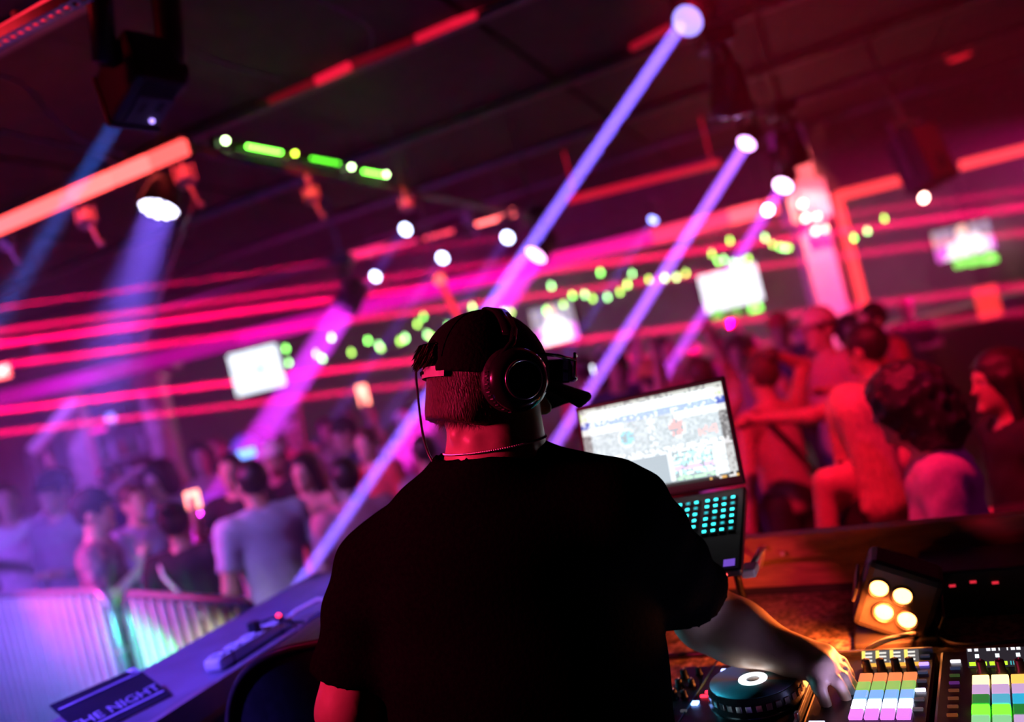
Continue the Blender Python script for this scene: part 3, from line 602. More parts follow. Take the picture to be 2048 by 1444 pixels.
bw = thing('booth_board', 'reddish wooden backboard along the front of the booth', 'board', (Cc.x, Cc.y, 0))
B0 = Cc; B1 = Cc + eR * LR
MB().poly([q(B0, ZL), q(B0 + nR * .042, ZL), q(B1 + nR * .042, ZL), q(B1, ZL)], .13).build('rail_board', M_wood, bw)
MB().poly([q(B0 - nR * .03, ZL - .13), q(B0 + nR * .03, ZL - .13), q(B1 + nR * .03, ZL - .13), q(B1 - nR * .03, ZL - .13)], ZL - .13).build('front_panel', mat('booth_front_black', (.02, .018, .02), .6), bw)
# two screws in the board
for (x, y) in ((1547, 1081), (1567, 1093)):
    p = PZ(x, y, 1.32); d = (p - B0).dot(eR); p = B0 + eR * d + nR * .043; p.z = 1.325 if y < 1085 else 1.308
    MB().cyl(-nR * .005, nR * .012, .004, .006, 10).build('screw', M_steel, bw).location = p - Vector((Cc.x, Cc.y, 0))
# speckled stone worktop
m, nt, bs = _nodes('speckled_stone'); tc = nt.nodes.new('ShaderNodeTexCoord'); vo = nt.nodes.new('ShaderNodeTexVoronoi'); vo.inputs['Scale'].default_value = 95
no = nt.nodes.new('ShaderNodeTexNoise'); no.inputs['Scale'].default_value = 40; rp = nt.nodes.new('ShaderNodeValToRGB'); mx = nt.nodes.new('ShaderNodeMath'); mx.operation = 'MULTIPLY'
nt.links.new(tc.outputs['Object'], vo.inputs['Vector']); nt.links.new(tc.outputs['Object'], no.inputs['Vector'])
nt.links.new(vo.outputs['Distance'], mx.inputs[0]); nt.links.new(no.outputs['Fac'], mx.inputs[1]); nt.links.new(mx.outputs[0], rp.inputs[0])
rp.color_ramp.elements[0].color = (.02, .015, .012, 1); rp.color_ramp.elements[0].position = .12; rp.color_ramp.elements[1].color = (.35, .26, .20, 1); rp.color_ramp.elements[1].position = .42
nt.links.new(rp.outputs[0], bs.inputs['Base Color']); bs.inputs['Roughness'].default_value = .28
wt = thing('stone_worktop', 'speckled dark stone worktop behind the controllers', 'worktop', (Cc.x, Cc.y, 0))
MB().poly([q(B0 + nR * .045 + eR * .5, ZD), q(B0 + nR * .74 + eR * 1.2, ZD), q(B0 + nR * .74 + eR * 1.75, ZD), q(B0 + nR * .98 + eR * 2.0, ZD), q(B1 + nR * .98, ZD), q(B1 + nR * .045, ZD)], .04).build('slab', m, wt)
for s in (.95, 1.9, 3.0):
    p = B0 + nR * .3 + eR * s; MB().box(q(p, (ZS + ZD - .04) / 2), (.06, .06, ZD - .04 - ZS)).build('support', M_blackmetal, wt)
# ------------------------------------------------------------------ power strip on the ledge
pa, pb = PZ(430, 1327, ZL + .02), PZ(566, 1243, ZL + .02); ax = (pb - pa).normalized(); R = rotm((0, 0, 1), ax); L = (pb - pa).length + .03
M_pw = mat('strip_plastic', (.78, .77, .76), .35, 0, .04)
ps = thing('power_strip', 'white multi socket power strip lying on the ledge', 'power strip', (pa + pb) / 2 + Vector((0, 0, -.02)), R.to_euler())
bb_ = MB().box((0, 0, .018), (L, .058, .036), bev=.012).build('body', M_pw, ps)
for x in (-.33, .31): MB().box((x * L, 0, .019), (.004, .060, .038), bev=.001).build('seam', M_blackplastic, ps)
for i in range(4):
    x = (-.42 + i * .20) * L; o = MB().lathe([(.021, .0005), (.021, .003), (.018, .003), (.017, .0005), (.001, .0)], None, 20).build('socket', M_pw, ps); o.location = (x, 0, .036)
    MB().box((-.006, 0, .001), (.003, .008, .002)).box((.006, 0, .001), (.003, .008, .002)).build('slot', M_blackplastic, o)
MB().box((.40 * L, -.004, .0385), (.022, .03, .006), bev=.002).build('switch', M_blackplastic, ps)
MB().ball((.40 * L, -.004, .043), .007, 10, 6).build('switch_light', emis('switch_red', (1, .02, .08), 6), ps)
pgx = .08 * L
MB().box((pgx, 0, .052), (.028, .03, .03), bev=.006).tube([(pgx, -.01, .06), (pgx + .03, -.05, .06), (pgx + .06, -.09, .03), (pgx + .10, -.13, .01)], .004, 8).build('plug', M_blackplastic, ps)
MB().tube([(L * .5, 0, .018), (L * .62, -.01, .03), (L * .80, -.05, .04), (L * .92, -.12, .01), (L * .98, -.2, -.03)], .006, 8).build('cord', M_pw, ps, True)
# card with lettering
s0, s1 = PZ(182, 1413, ZL), PZ(290, 1362, ZL); ax = (s1 - s0).normalized(); R = rotm((0, 0, 1), ax); W = .215
cardp = PZ(300, 1395, ZL) - ax * W * .52; cardp = cardp + R @ Vector((0, .045, .004))
cardp.z = ZL + .004
cardt = thing('printed_card', 'dark blue printed card with a torn corner lying on the ledge', 'card', cardp + R @ Vector((.02, -.05, .034)), (R @ Matrix.Rotation(math.radians(23), 3, 'X')).to_euler())
M_card = mat('card_ink', (.015, .014, .03), .45); M_print = mat('card_print', (.50, .42, .62), .5)
MB().poly([(-W / 2, -.085, 0), (W / 2, -.085, 0), (W / 2, .05, 0), (W / 2 - .012, .066, 0), (W / 2 - .028, .08, 0), (-W / 2, .085, 0)], .003).build('sheet', M_card, cardt)
MB().poly([(W / 2, .05, .002), (W / 2 - .012, .066, .012), (W / 2 - .03, .08, .003), (W / 2 - .024, .060, .006)], .001).build('torn_corner', mat('torn_paper', (.8, .78, .8), .7), cardt)
for yy in (-.058, .052): MB().box((0, yy, .0012), (W * .94, .005, .001)).build('printed_line', M_print, cardt)
def text_mesh(body, size, m, name, parent, loc, rot=(0, 0, 0), align='CENTER', ext=.0006):
    cu = bpy.data.curves.new('t', 'FONT'); cu.body = body; cu.size = size; cu.align_x = align; cu.extrude = ext; cu.resolution_u = 3
    o = bpy.data.objects.new('t', cu); COL.objects.link(o); dg = bpy.context.evaluated_depsgraph_get()
    me = bpy.data.meshes.new_from_object(o.evaluated_get(dg)); bpy.data.objects.remove(o); bpy.data.curves.remove(cu)
    me.materials.clear(); me.materials.append(m); n = link(name, me, None, parent); n.location = loc; n.rotation_euler = rot; return n
MB().box((0, .035, -.024), (.05, .004, .05), Matrix.Rotation(math.radians(-24), 3, 'X')).build('prop', M_card, cardt)
text_mesh('THE NIGHT', .042, M_print, 'lettering', cardt, (-.006, -.046, .0015))
p2 = cardp + R @ Vector((-W * 1.02, -.03, 0)); o = MB().box((0, 0, 0), (.17, .13, .003)).build('blank_card', mat('second_card', (.22, .18, .30), .5)); o.location = p2 + Vector((0, 0, .001)); o.rotation_euler = R.to_euler(); tag(o, 'second worn card beside the printed one at the bottom edge', 'card')
# tall rounded black case beside the performer
rc = thing('rounded_case', 'tall rounded black case standing between the ledge and the performer', 'case', (-.47, 1.90, ZS), (0, 0, math.radians(-14)))
prof = []
for i in range(25):
    a = math.pi * i / 24; c, s = math.cos(a), math.sin(a)
    prof.append((.30 * math.copysign(abs(c) ** .6, c), .88 + .30 * abs(s) ** .65))
pts = [(-.30, 0)] + [(x, z) for x, z in prof[::-1]] + [(.30, 0)]
MB().poly([(x, -.13, z) for x, z in pts], -.26).build('shell', mat('case_vinyl', (.018, .016, .02), .45, 0, .3, 50, .1), rc)
for yy in (-.135, .135): MB().tube([(x, yy, z) for x, z in pts[1:-1]], .009, 8).build('piping', mat('case_piping', (.06, .035, .04), .3), rc, True)
# ------------------------------------------------------------------ crowd barriers on a low riser
ZB = 1.30; Z0 = .18
def barrier(pa, pb, label, ext0=0.0, ext1=0.0):
    a = PZ(*pa, ZB); b = PZ(*pb, ZB); d = (b - a); L0 = d.length; d.normalize(); a = a - d * ext0; L = L0 + ext0 + ext1; H = ZB - Z0
    t = thing('crowd_barrier', label, 'barrier', (a.x, a.y, Z0), (0, 0, math.atan2(d.y, d.x)), 'steel crowd barriers')
    r = .021; k = .12
    pts = [(0, 0, .14), (0, 0, H - k)] + [(k - k * math.cos(f * math.pi / 2), 0, H - k + k * math.sin(f * math.pi / 2)) for f in (.25, .5, .75)] + [(k, 0, H), (L - k, 0, H)] + [(L - k + k * math.sin(f * math.pi / 2), 0, H - k + k * math.cos(f * math.pi / 2)) for f in (.25, .5, .75)] + [(L, 0, H - k), (L, 0, .14)]
    MB().tube(pts, r, 12).tube([(0, 0, .14), (L, 0, .14)], r, 12).build('frame', M_steel, t, True)
    n = int((L - .1) / .11); bm_ = MB().cyl((0, 0, -(H - .16) / 2), (0, 0, (H - .16) / 2), .017, n=10).mesh('bar', mat('bar_white_steel', (.80, .80, .82), .5, 0, .06, 20, .03), True)
    for i in range(n):
        o = link('bar', bm_, None, t); o.location = (.06 + (L - .12) * (i + .5) / n, 0, .14 + (H - .16) / 2)
    for x in (.25, L - .25): MB().tube([(x, -.24, .0), (x, -.22, .03), (x, 0, .14), (x, .22, .03), (x, .24, 0)], .014, 8).build('foot', M_steel, t)
    for z in (.35, .8): MB().ring((L + .02, 0, z), (0, 0, 1), .03, .007, 14, 6).build('hook', M_steel, t)
    return t
barrier((0, 1190), (212, 1182), 'steel crowd barrier with violet lit bars at the left edge', ext0=.9)
barrier((247, 1187), (512, 1206), 'steel crowd barrier with green lit bars next to the ledge')
ra, rb = PZ(-150, 1195, ZB), PZ(512, 1206, ZB); dd = (rb - ra).normalized(); nn = Vector((-dd.y, dd.x, 0))
struct(MB().poly([Vector((p.x, p.y, Z0)) for p in (ra - dd * 1 - nn * .36, rb - nn * .36, rb + nn * .36, ra - dd * 1 + nn * .36)], Z0).build('floor_riser', mat('riser_ply', (.05, .045, .05), .8)), 'low riser under the barriers')
spot('barrier_blue', (-1.75, 2.5, .95), (-2.7, 4.45, .55), (.08, .28, 1.0), 200, 55, .6)
spot('barrier_pink', (-1.2, 3.0, 2.4), (-2.05, 3.95, 1.1), (1.0, .08, .55), 5, 18, .8)
spot('barrier_green', (-1.52, 2.95, .85), (-1.93, 4.0, .98), (.06, 1.0, .28), 170, 22, .8)
spot('barrier_cream', (-1.22, 2.7, 1.22), (-1.45, 3.55, .95), (.9, .85, .45), 46, 40, .8)
# ------------------------------------------------------------------ laptop on its stand
yl = math.radians(-25); lx = Vector((math.cos(yl), math.sin(yl), 0)); ly = Vector((-math.sin(yl), math.cos(yl), 0))
HR_ = P(1491, 972, 1.80); Wl = .356
lap = thing('laptop', 'open laptop showing mixing software beside the performer', 'laptop', HR_ - lx * (Wl / 2), (0, 0, yl))
tb = math.radians(26)            # base tips towards the user
Rb = Matrix.Rotation(tb, 4, 'X'); Db = .245
base = MB().box((0, -Db / 2, -.009), (Wl, Db, .018), bev=.004).build('base', mat('laptop_black', (.02, .02, .023), .38), lap); base.rotation_euler = (tb, 0, 0)
M_key = mat('key_black', (.015, .015, .017), .5); M_leg = emis('key_backlight', (.03, .85, .90), 3.6); M_leg2 = emis('key_backlight_dim', (.02, .55, .62), 1.2)
km = []
for mm in (M_leg, M_leg2):
    b = MB(); b.box((0, 0, .001), (.0150, .0145, .003), bev=.0008); b.mi = 1; b.box((-.001, .001, .0027), (.0075, .0062, .0006)); km.append(b.mesh('key', [M_key, mm]))
for r in range(6):
    for c in range(18):
        if r == 5 and 4 <= c <= 8: continue
        x = -Wl / 2 + .018 + c * .0182 + (.004 if c > 13 else 0) + (0 if c < 14 else .002); y = -.035 - r * .0192
        o = link('key', km[0 if (r * 5 + c * 3) % 4 else 1], None, base); o.location = (x, y, .001)
b = MB().box((0, 0, 0), (.018 * 5, .0145, .003), bev=.0008).build('space_key', M_key, base); b.location = (-Wl / 2 + .018 + 6 * .0182, -.035 - 5 * .0192, .002)
MB().box((-.02, -.195, .0005), (.10, .06, .001)).build('touchpad', mat('touchpad_grey', (.03, .03, .033), .3), base)
MB().box((Wl / 2 - .022, -.225, .0012), (.022, .018, .001)).build('sticker', emis('sticker_painted_glow', (.30, .12, 1.0), .55), base)  # the sticker is no lamp; its violet glow is put into emission
MB().ball((Wl / 2 - .03, -Db - .001, -.009), .003, 8, 6).build('power_light', emis('power_red', (1, .05, .05), 9), base)
MB().box((Wl / 2 - .0, -Db * .5, -.009), (.0016, Db * .96, .012)).build('edge_trim', mat('edge_red', (.25, .03, .04), .35), base)
ts = math.radians(-13); lid = MB().box((0, .006, .118), (Wl, .010, .236), bev=.004).build('lid', mat('laptop_black', (.02, .02, .023), .38), lap); lid.rotation_euler = (ts, 0, 0); lid.location = (0, .004, .004)
rs = random.Random(3)
def ui(s, t):
    W_ = (.92, .94, .92); t_ = 1 - t
    h = lambda a, b: (math.sin(a * 127.1 + b * 311.7) * 43758.5453) % 1
    i, j = int(s * 64), int(t_ * 40); n = h(i, j)
    if t_ < .05: return (.75, .78, .72) if n > .35 else (.4, .4, .4)
    if t_ < .155: return (1.0, 1.0, .96) if n > .16 else (.75, .95, .45)
    if t_ < .225: return (.10, .16, .62) if n < .62 else ((.85, .9, 1.0) if n > .8 else (.2, .3, .85))
    if t_ < .30 and (s < .3 or s > .66): return (.95, .97, .95)
    if t_ < .66:
        for (cx_, cy_, c) in ((.31, .40, (.05, .45, .62)), (.66, .395, (.85, .12, .08))):
            dd_ = math.hypot((s - cx_) * 1.75, t_ - cy_)
            if dd_ < .085: return c if n > .35 else (.08, .08, .09)
            if dd_ < .10: return (.7, .7, .7)
        if .47 < s < .52 and n > .5: return (.75, .80, .85)
        if .80 < s < .92 and .42 < t_ < .52 and n > .55: return (.85, .25, .2)
        g = .16 + .34 * n
        if t_ > .58 and n > .35: g = .9
        return (g, g, g * 1.02)
    if t_ > .955: return (.03, .03, .03) if (n < .5 or .5 < s < .8) else ((.9, .9, .9) if n < .8 else (1, .55, .15))
    if s < .56: return (.10, .10, .12)
    if s < .60: return (.75, .72, .70)
    if s < .86:
        if n < .25: return (.03, .05, .05)
        if .80 < t_ < .84: return (.75, .3, .8)
        if t_ > .89: return (.35, .85, .3) if n > .4 else (.1, .2, .1)
        return (.25, .82, .80) if n < .6 else (.85, .98, .96)
    return (.72, .74, .74) if n > .3 else (.5, .5, .5)
dsp = link('display', picture_mesh('display', Wl - .018, .205, 64, 40, ui, screen_mat('laptop_picture', 1.0)), None, lid); dsp.location = (0, .0005, .122)
scr = arealight('laptop_glow', lap.matrix_world @ Vector((0, 0, 0)), (0, 0, 0), (.75, .92, 1.0), 2.2, .30, .19)
lm_ = Matrix.Translation(lap.location) @ Matrix.Rotation(yl, 4, 'Z') @ Matrix.Translation((0, .004, .004)) @ Matrix.Rotation(ts, 4, 'X')
scr.matrix_world = lm_ @ Matrix.Translation((0, -.003, .122)) @ Matrix.Rotation(math.radians(90), 4, 'X')
st = thing('laptop_stand', 'black folding stand holding up the laptop', 'stand', (lap.location.x, lap.location.y, ZD), (0, 0, yl))
hz0 = lap.location.z - ZD
for s in (-.12, .12):
    MB().tube([(s, -.03, 0), (s, -.02, hz0 - .035), (s, -.21, hz0 - .125), (s, -.222, hz0 - .118)], .008, 8).tube([(s, -.20, .008), (s, .05, .008)], .008, 8).build('leg', M_blackmetal, st)
MB().tube([(-.12, -.02, hz0 - .036), (.12, -.02, hz0 - .036)], .007, 8).build('crossbar', M_blackmetal, st); MB().tube([(-.12, .04, .008), (.12, .04, .008)], .007, 8).build('crossbar', M_blackmetal, st)
# white charger plug and cable at the laptop's corner
cp = P(1500, 1140, 1.66); o = thing('charger_cable', 'white charger plug and cable at the corner of the laptop', 'cable', cp)
MB().box((0, 0, 0), (.028, .05, .018), rotm((0, 0, 1), lx), bev=.004).build('plug', M_pw, o)
e1 = PZ(1510, 1175, ZD + .005) - cp
MB().tube(bez((.012, .02, .003), (.05, .05, .03), e1 + Vector((.06, .0, .12)), e1, 18), .006, 8).build('cord', M_pw, o, True)
# ------------------------------------------------------------------ controllers on the worktop
G0 = Vector((.285, 1.552, ZD)); gy = math.radians(-29.5); GM = Matrix.Translation(G0) @ Matrix.Rotation(gy, 4, 'Z')
M_dev = mat('controller_black', (.014, .014, .016), .32, 0, .2, 30, .03); M_metal = mat('brushed_silver', (.45, .45, .47), .28, .9, .1, 60, .05, stretch=(1, 12, 1))
TH = .048
def dev(name, label, x0, x1, y0, y1, dy=0.0):
    t = thing(name, label, 'controller', GM @ Vector(((x0 + x1) / 2 - (.02 if dy else 0), (y0 + y1) / 2 + dy, 0)), (0, 0, gy))
    MB().box((0, 0, TH / 2), (x1 - x0, y1 - y0, TH), bev=.005).build('body', M_dev, t)
    return t, lambda x, y, z=TH: Vector((x - (x0 + x1) / 2, y - (y0 + y1) / 2, z))
_e = [0]
def glow(c, s):
    return emis('glow_%d_%d_%d_%g' % (*[int(k * 255) for k in c], s), lin(*[k * 255 for k in c]), s)
def btn(t, L, x, y, w, h, c, s, name='button', z=TH, th=.004):
    return_o = MB().box((0, 0, th / 2), (w, h, th), bev=min(w, h, th) * .22).build(name, glow(c, s) if s else M_blackplastic, t); return_o.location = L(x, y, z); return return_o
def knob(t, L, x, y, r=.0075, h=.018, name='knob'):
    o = MB().lathe([(r * 1.2, 0), (r * 1.2, h * .2), (r, h * .28), (r * .92, h), (r * .7, h * 1.04), (.0005, h * 1.04)], None, 18).build(name, M_blackplastic, t); o.location = L(x, y)
    MB().box((0, r * .5, h * 1.045), (r * .18, r * .8, r * .1)).build('pointer', M_white, o); return o
# deck controller with the jog wheel
dk, L = dev('deck_controller', 'black deck controller with a large shiny jog wheel', -.185, .0945, -.175, .148)
jw = MB(); jw.lathe([(.088, .0), (.088, .006), (.083, .010), (.083, .026), (.0795, .032), (.0795, .034), (.0005, .034)], None, 64)
jog = jw.build('jog_wheel', mat('jog_side', (.05, .05, .06), .25, .6), dk, False); jog.location = L(0, 0)
for i in range(30):
    a = 2 * math.pi * i / 30; o = MB().box((0, 0, 0), (.004, .011, .012), bev=.001).build('grip', mat('jog_grip', (.28, .22, .25), .22, .7), jog); o.location = (.0835 * math.cos(a), .0835 * math.sin(a), .018); o.rotation_euler = (0, 0, a)
# the disc on top: reflection streaks painted as coloured sectors
m, nt, bs = _nodes('jog_disc_streaks'); tc = nt.nodes.new('ShaderNodeTexCoord'); gr = nt.nodes.new('ShaderNodeTexGradient'); gr.gradient_type = 'RADIAL'; rp = nt.nodes.new('ShaderNodeValToRGB')
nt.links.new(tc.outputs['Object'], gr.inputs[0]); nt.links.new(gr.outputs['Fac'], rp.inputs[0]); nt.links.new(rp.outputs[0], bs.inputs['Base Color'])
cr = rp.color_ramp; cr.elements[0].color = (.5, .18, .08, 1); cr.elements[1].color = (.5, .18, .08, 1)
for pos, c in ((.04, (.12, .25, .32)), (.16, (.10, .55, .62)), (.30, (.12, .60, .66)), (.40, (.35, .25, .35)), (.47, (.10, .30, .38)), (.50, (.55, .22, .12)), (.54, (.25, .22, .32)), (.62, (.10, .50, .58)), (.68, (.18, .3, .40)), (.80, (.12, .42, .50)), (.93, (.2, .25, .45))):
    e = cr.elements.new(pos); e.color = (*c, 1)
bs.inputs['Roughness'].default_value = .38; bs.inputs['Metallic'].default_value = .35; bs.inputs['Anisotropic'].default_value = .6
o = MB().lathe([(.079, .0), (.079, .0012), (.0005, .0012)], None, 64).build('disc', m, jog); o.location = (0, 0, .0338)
o = MB().lathe([(.026, .0), (.026, .0016), (.0135, .0016), (.0135, .0)], None, 48).build('light_ring', emis('jog_ring_white', (.95, .98, 1.0), 3.2), jog); o.location = (0, 0, .0345)
o = MB().lathe([(.0125, 0), (.0125, .0012), (.0005, .0012)], None, 24).build('centre_cap', M_metal, jog); o.location = (0, 0, .0345)
for (x, y, w, h, c, s) in [(-.085, .115, .028, .010, (.65, .7, 1.0), 5), (-.098, .022, .014, .007, (1, .15, .25), 3), (-.103, .006, .014, .007, (1, .15, .25), 3), (-.112, -.022, .013, .013, (.5, .65, 1.0), 6), (-.125, -.052, .012, .006, (.35, .35, .4), .5), (-.04, .118, .025, .006, (.15, .5, .5), .35), (-.05, -.118, .03, .012, (.75, .98, 1.0), 4), (-.015, -.121, .03, .012, (.10, .12, .2), .3), (.02, -.124, .03, .012, (.2, .2, .7), .5), (.055, -.127, .03, .012, (.5, .25, .4), .5), (-.058, -.136, .03, .012, (.9, .3, .45), 1.2), (-.02, -.139, .03, .012, (.25, .2, .45), .5), (.016, -.142, .03, .012, (.7, .68, 1.0), 3), (.052, -.145, .03, .012, (1, .5, .5), 1.4), (-.112, -.125, .03, .02, (.25, .75, .8), .8), (-.135, -.10, .012, .006, (.5, .35, .4), .6)]:
    btn(dk, L, x, y, w, h, c, s)
for i in range(4): knob(dk, L, -.168 + .004 * i, .09 - i * .045)
for i in range(3): knob(dk, L, -.142, .105 - i * .05, .006, .014)
MB().box(L(-.122, .02, TH + .001), (.0025, .30, .002)).build('divider', mat('divider_teal', (.08, .25, .3), .3, .5), dk)
MB().box(L(-.0, .128, TH + .0006), (.05, .012, .0012)).build('label_strip', mat('strip_dark', (.04, .06, .07), .4), dk)
for i in range(14): o = MB().box((0, 0, 0), (.0022, .006, .0008)).build('tick', mat('tick_grey', (.35, .38, .4), .5), dk); o.location = L(-.02 + i * .0055, .112, TH + .0006)
# pitch fader and its shiny rail catching the orange lamp
MB().box(L(.0885, -.03, TH + .004), (.004, .17, .008), bev=.001).build('fader_rail', M_metal, dk)
MB().box(L(.0905, -.09, TH + .009), (.007, .012, .016), bev=.002).build('fader_cap', M_metal, dk)
# hand-lit round button near the wheel
o = MB().lathe([(.014, 0), (.014, .006), (.012, .008), (.0005, .009)], None, 22).build('cue_button', emis('cue_amber', lin(255, 190, 90), 2.6), dk); o.location = L(.0765, .050)
# pad controllers
def pads(t, L, x0, y0, px, py, w, h, rows):
    for r, row in enumerate(rows):
        for c, (col, s) in enumerate(row):
            o = MB().box((0, 0, .003), (w, h, .006), bev=.0016).build('pad', glow(col, s), t); o.location = L(x0 + c * px, y0 - r * py)
def pic1(s, t):
    k = (s * 4) % 1
    if t < .22: return (.9, .42, .06)
    if k < .22: return (1, .75, .15) if t > .45 else (1, .95, .9)
    if k < .75 and int(t * 9) % 2: return (.75, .72, .66)
    return (.10, .09, .09)
def pic2(s, t):
    k = (s * 4) % 1; c = int(s * 4)
    if .10 < t < .30: return ((.50, .85, .03) if c < 2 else (.05, .35, .38)) if (.05 < k < .95 and (c < 2 or int(k * 14) % 2)) else (.015, .015, .02)
    if .48 < t < .72 and .4 < k < .6: return (.85, .9, .95)
    if t > .84 and int(s * 40) % 3 and k < .7: return (.7, .7, .75)
    return (.015, .015, .02)
O = (1, .56, .34); GRN = (.62, .82, .42); BLU_ = (.48, .70, .95); WHT = (.86, .86, 1.0); PUR = (.86, .50, .95)
p1, L = dev('pad_controller', 'pad controller with rows of orange green blue white and purple pads', .117, .312, -.19, .150, .022)
pads(p1, L, .2015, .040, .0245, .0335, .0215, .0305, [[(O, 1.0)] * 4, [(GRN, .9)] * 4, [(BLU_, 1.1)] * 4, [(WHT, 5.0)] * 4, [(PUR, 1.2)] * 4])
o = link('display', picture_mesh('display', .098, .036, 48, 18, pic1, screen_mat('pad_screen', 1.3)), None, p1); o.location = L(.238, .105, TH + .010); o.rotation_euler = (math.radians(-62), 0, 0)
for i in range(4): knob(p1, L, .2015 + i * .0245, .073, .0078, .022)
for i, (c, s) in enumerate([((.3, .3, .4), .3), ((.55, .45, 1.0), 3), ((.3, .35, .5), .4), ((.3, .3, .4), .35), ((.9, .9, 1.0), 3.4), ((.35, .35, .4), .4), ((.4, .4, .45), .5)]): btn(p1, L, .294, .128 - i * .034, .016, .0075, c, s)
btn(p1, L, .294, -.135, .024, .018, (1, .55, .40), 1.2); btn(p1, L, .142, -.125, .026, .018, (.80, .82, 1.0), 1.5)
MB().box(L(.215, .146, TH + .004), (.185, .008, .012), bev=.002).build('rear_trim', M_metal, p1)
p2, L = dev('pad_controller', 'pad controller at the right edge with bright green and amber pads', .318, .56, -.19, .150, .022)
A1_ = ((1, .80, .45), 4.0); A2_ = ((1, .66, .30), 1.8); LV = ((.78, .66, .85), 1.0); GD = ((.20, .55, .25), .8); TL_ = ((.30, .65, .75), 1.2); TB = ((.15, .65, .80), 1.2); BG = ((.25, 1.0, .10), 6.0); DG = ((.15, .55, .22), .8); MT = ((.55, .85, .60), 1.0)
pads(p2, L, .385, .020, .0285, .0345, .0250, .0310, [[A1_, A1_, A2_, A2_], [LV] * 4, [GD, TL_, TB, TB], [BG, BG, DG, DG], [MT, MT, LV, LV]])
o = link('display', picture_mesh('display', .125, .040, 60, 20, pic2, screen_mat('pad_screen_b', 1.4)), None, p2); o.location = L(.428, .092, TH + .010); o.rotation_euler = (math.radians(-62), 0, 0)
for i in range(4): knob(p2, L, .388 + i * .0285, .052, .0078, .022)
for i, (c, s) in enumerate([((.9, .9, .95), 2.6), ((.2, .3, .45), .4), ((.25, .4, .2), .4), ((.4, .2, .55), .5), ((.5, .3, .2), .4), ((.5, .3, .2), .4), ((.5, .3, .2), .4), ((.55, .3, .15), .5)]): btn(p2, L, .345, .100 - i * .028, .016, .0055, c, s)
btn(p2, L, .345, -.135, .026, .014, (.75, .78, .9), 1.2)
arealight('pad_glow', GM @ Vector((.218, -.040, TH + .012)), GM @ Vector((.218, -.040, 1)), (.45, .40, 1.0), .35, .095, .03)
# ------------------------------------------------------------------ four lamp par light behind the controllers
pq = P(1795, 1212, 1.72); dn = Vector((-.42, -.88, -.08)).normalized(); R = rotm(dn, P(1810, 1190, 1.72) - P(1760, 1182, 1.72))
par = thing('stage_par_light', 'black box light with four glowing orange lamps behind the controllers', 'stage light', pq)
MB().box(R @ Vector((0, 0, -.055)), (.145, .15, .10), R, bev=.014).build('housing', M_blackplastic, par)
M_cob = emis('par_orange', (1.0, .33, .08), 11)
xr = R @ Vector((1, 0, 0)); yr = R @ Vector((0, 1, 0))
for i, (x, y) in enumerate([(1758, 1181), (1805, 1189), (1768, 1231), (1814, 1239)]):
    c = P(x, y, 1.72) - pq; c = c - dn * c.dot(dn)
    RR = Matrix.Translation(c) @ R.to_4x4()
    MB().lathe([(.022, -.004), (.0225, .004), (.0185, .004), (.017, -.002)], RR, 24).build('lamp_rim', M_blackmetal, par)
    MB().lathe([(.0175, -.002), (.012, .004), (.0005, .006)], RR, 24).build('lamp', M_cob, par)
for s in (-1, 1): MB().box(R @ Vector((s * .082, 0, -.05)), (.006, .03, .13), R, bev=.002).build('bracket', M_blackmetal, par)
b = MB(); b.box(Vector((0, .05, ZD + .008 - pq.z)), (.16, .12, .016), rotm((0, 0, 1), xr), bev=.004); b.cyl(Vector((0, .05, ZD + .012 - pq.z)), R @ Vector((0, -.06, -.055)), .014); b.build('foot', M_blackmetal, par)
lo_ = pq + dn * .05 + Vector((-.01, 0, .01)); spot('par_orange_board', lo_, lo_ + Vector((-.35, .75, -.50)), (1, .15, .022), 52, 104, .4, .035); spot('par_orange_hand', lo_, lo_ + Vector((-.87, -.38, -.10)), (1, .22, .04), 30, 64, .6, .035)
spot('jog_fill_cyan', (-.30, 1.96, 1.55), GM @ Vector((-.01, .0, .08)), (.12, .75, 1.0), 7, 22, .6, .02)  # added cyan fill for the jog disc; no lamp stands here
# cables behind the controllers
for k, (pts, r, mm, lab) in enumerate([
    ([(1735, 1300, 1.24), (1765, 1278, 1.27), (1800, 1272, 1.27), (1832, 1268, 1.22)], .005, M_pw, 'pale cable arching behind the first pad controller'),
    ([(1870, 1262, 1.21), (1895, 1300, 1.215), (1930, 1290, 1.23), (2060, 1280, 1.23)], .004, M_blackplastic, 'black cable lying behind the right pad controller')]):
    ps_ = [PZ(*p) for p in pts]; o = MB().tube([p - ps_[0] for p in bez(*ps_, 14)], r, 8).build('cable', mm, None, True); o.location = ps_[0]; tag(o, lab, 'cable', 'cables on the worktop')
# dark rack unit at the right end of the worktop
ru = PZ(1985, 1225, ZD); ru = thing('rack_unit', 'dark rack unit with small red lights at the right end of the worktop', 'rack unit', ru, (0, 0, gy))
MB().box((.02, .06, .05), (.30, .16, .10), bev=.006).build('case', M_blackplastic, ru)
for i, (x, z) in enumerate([(-.06, .07), (-.02, .075), (.02, .07)]): MB().box((x, -.022, z), (.012, .004, .004)).build('indicator', emis('rack_red', (1, .03, .06), .8), ru)
for x in (-.10, .14): MB().tube([(x, -.02, .03), (x, -.04, .03), (x, -.04, .08), (x, -.02, .08)], .004, 6).build('handle', M_metal, ru)
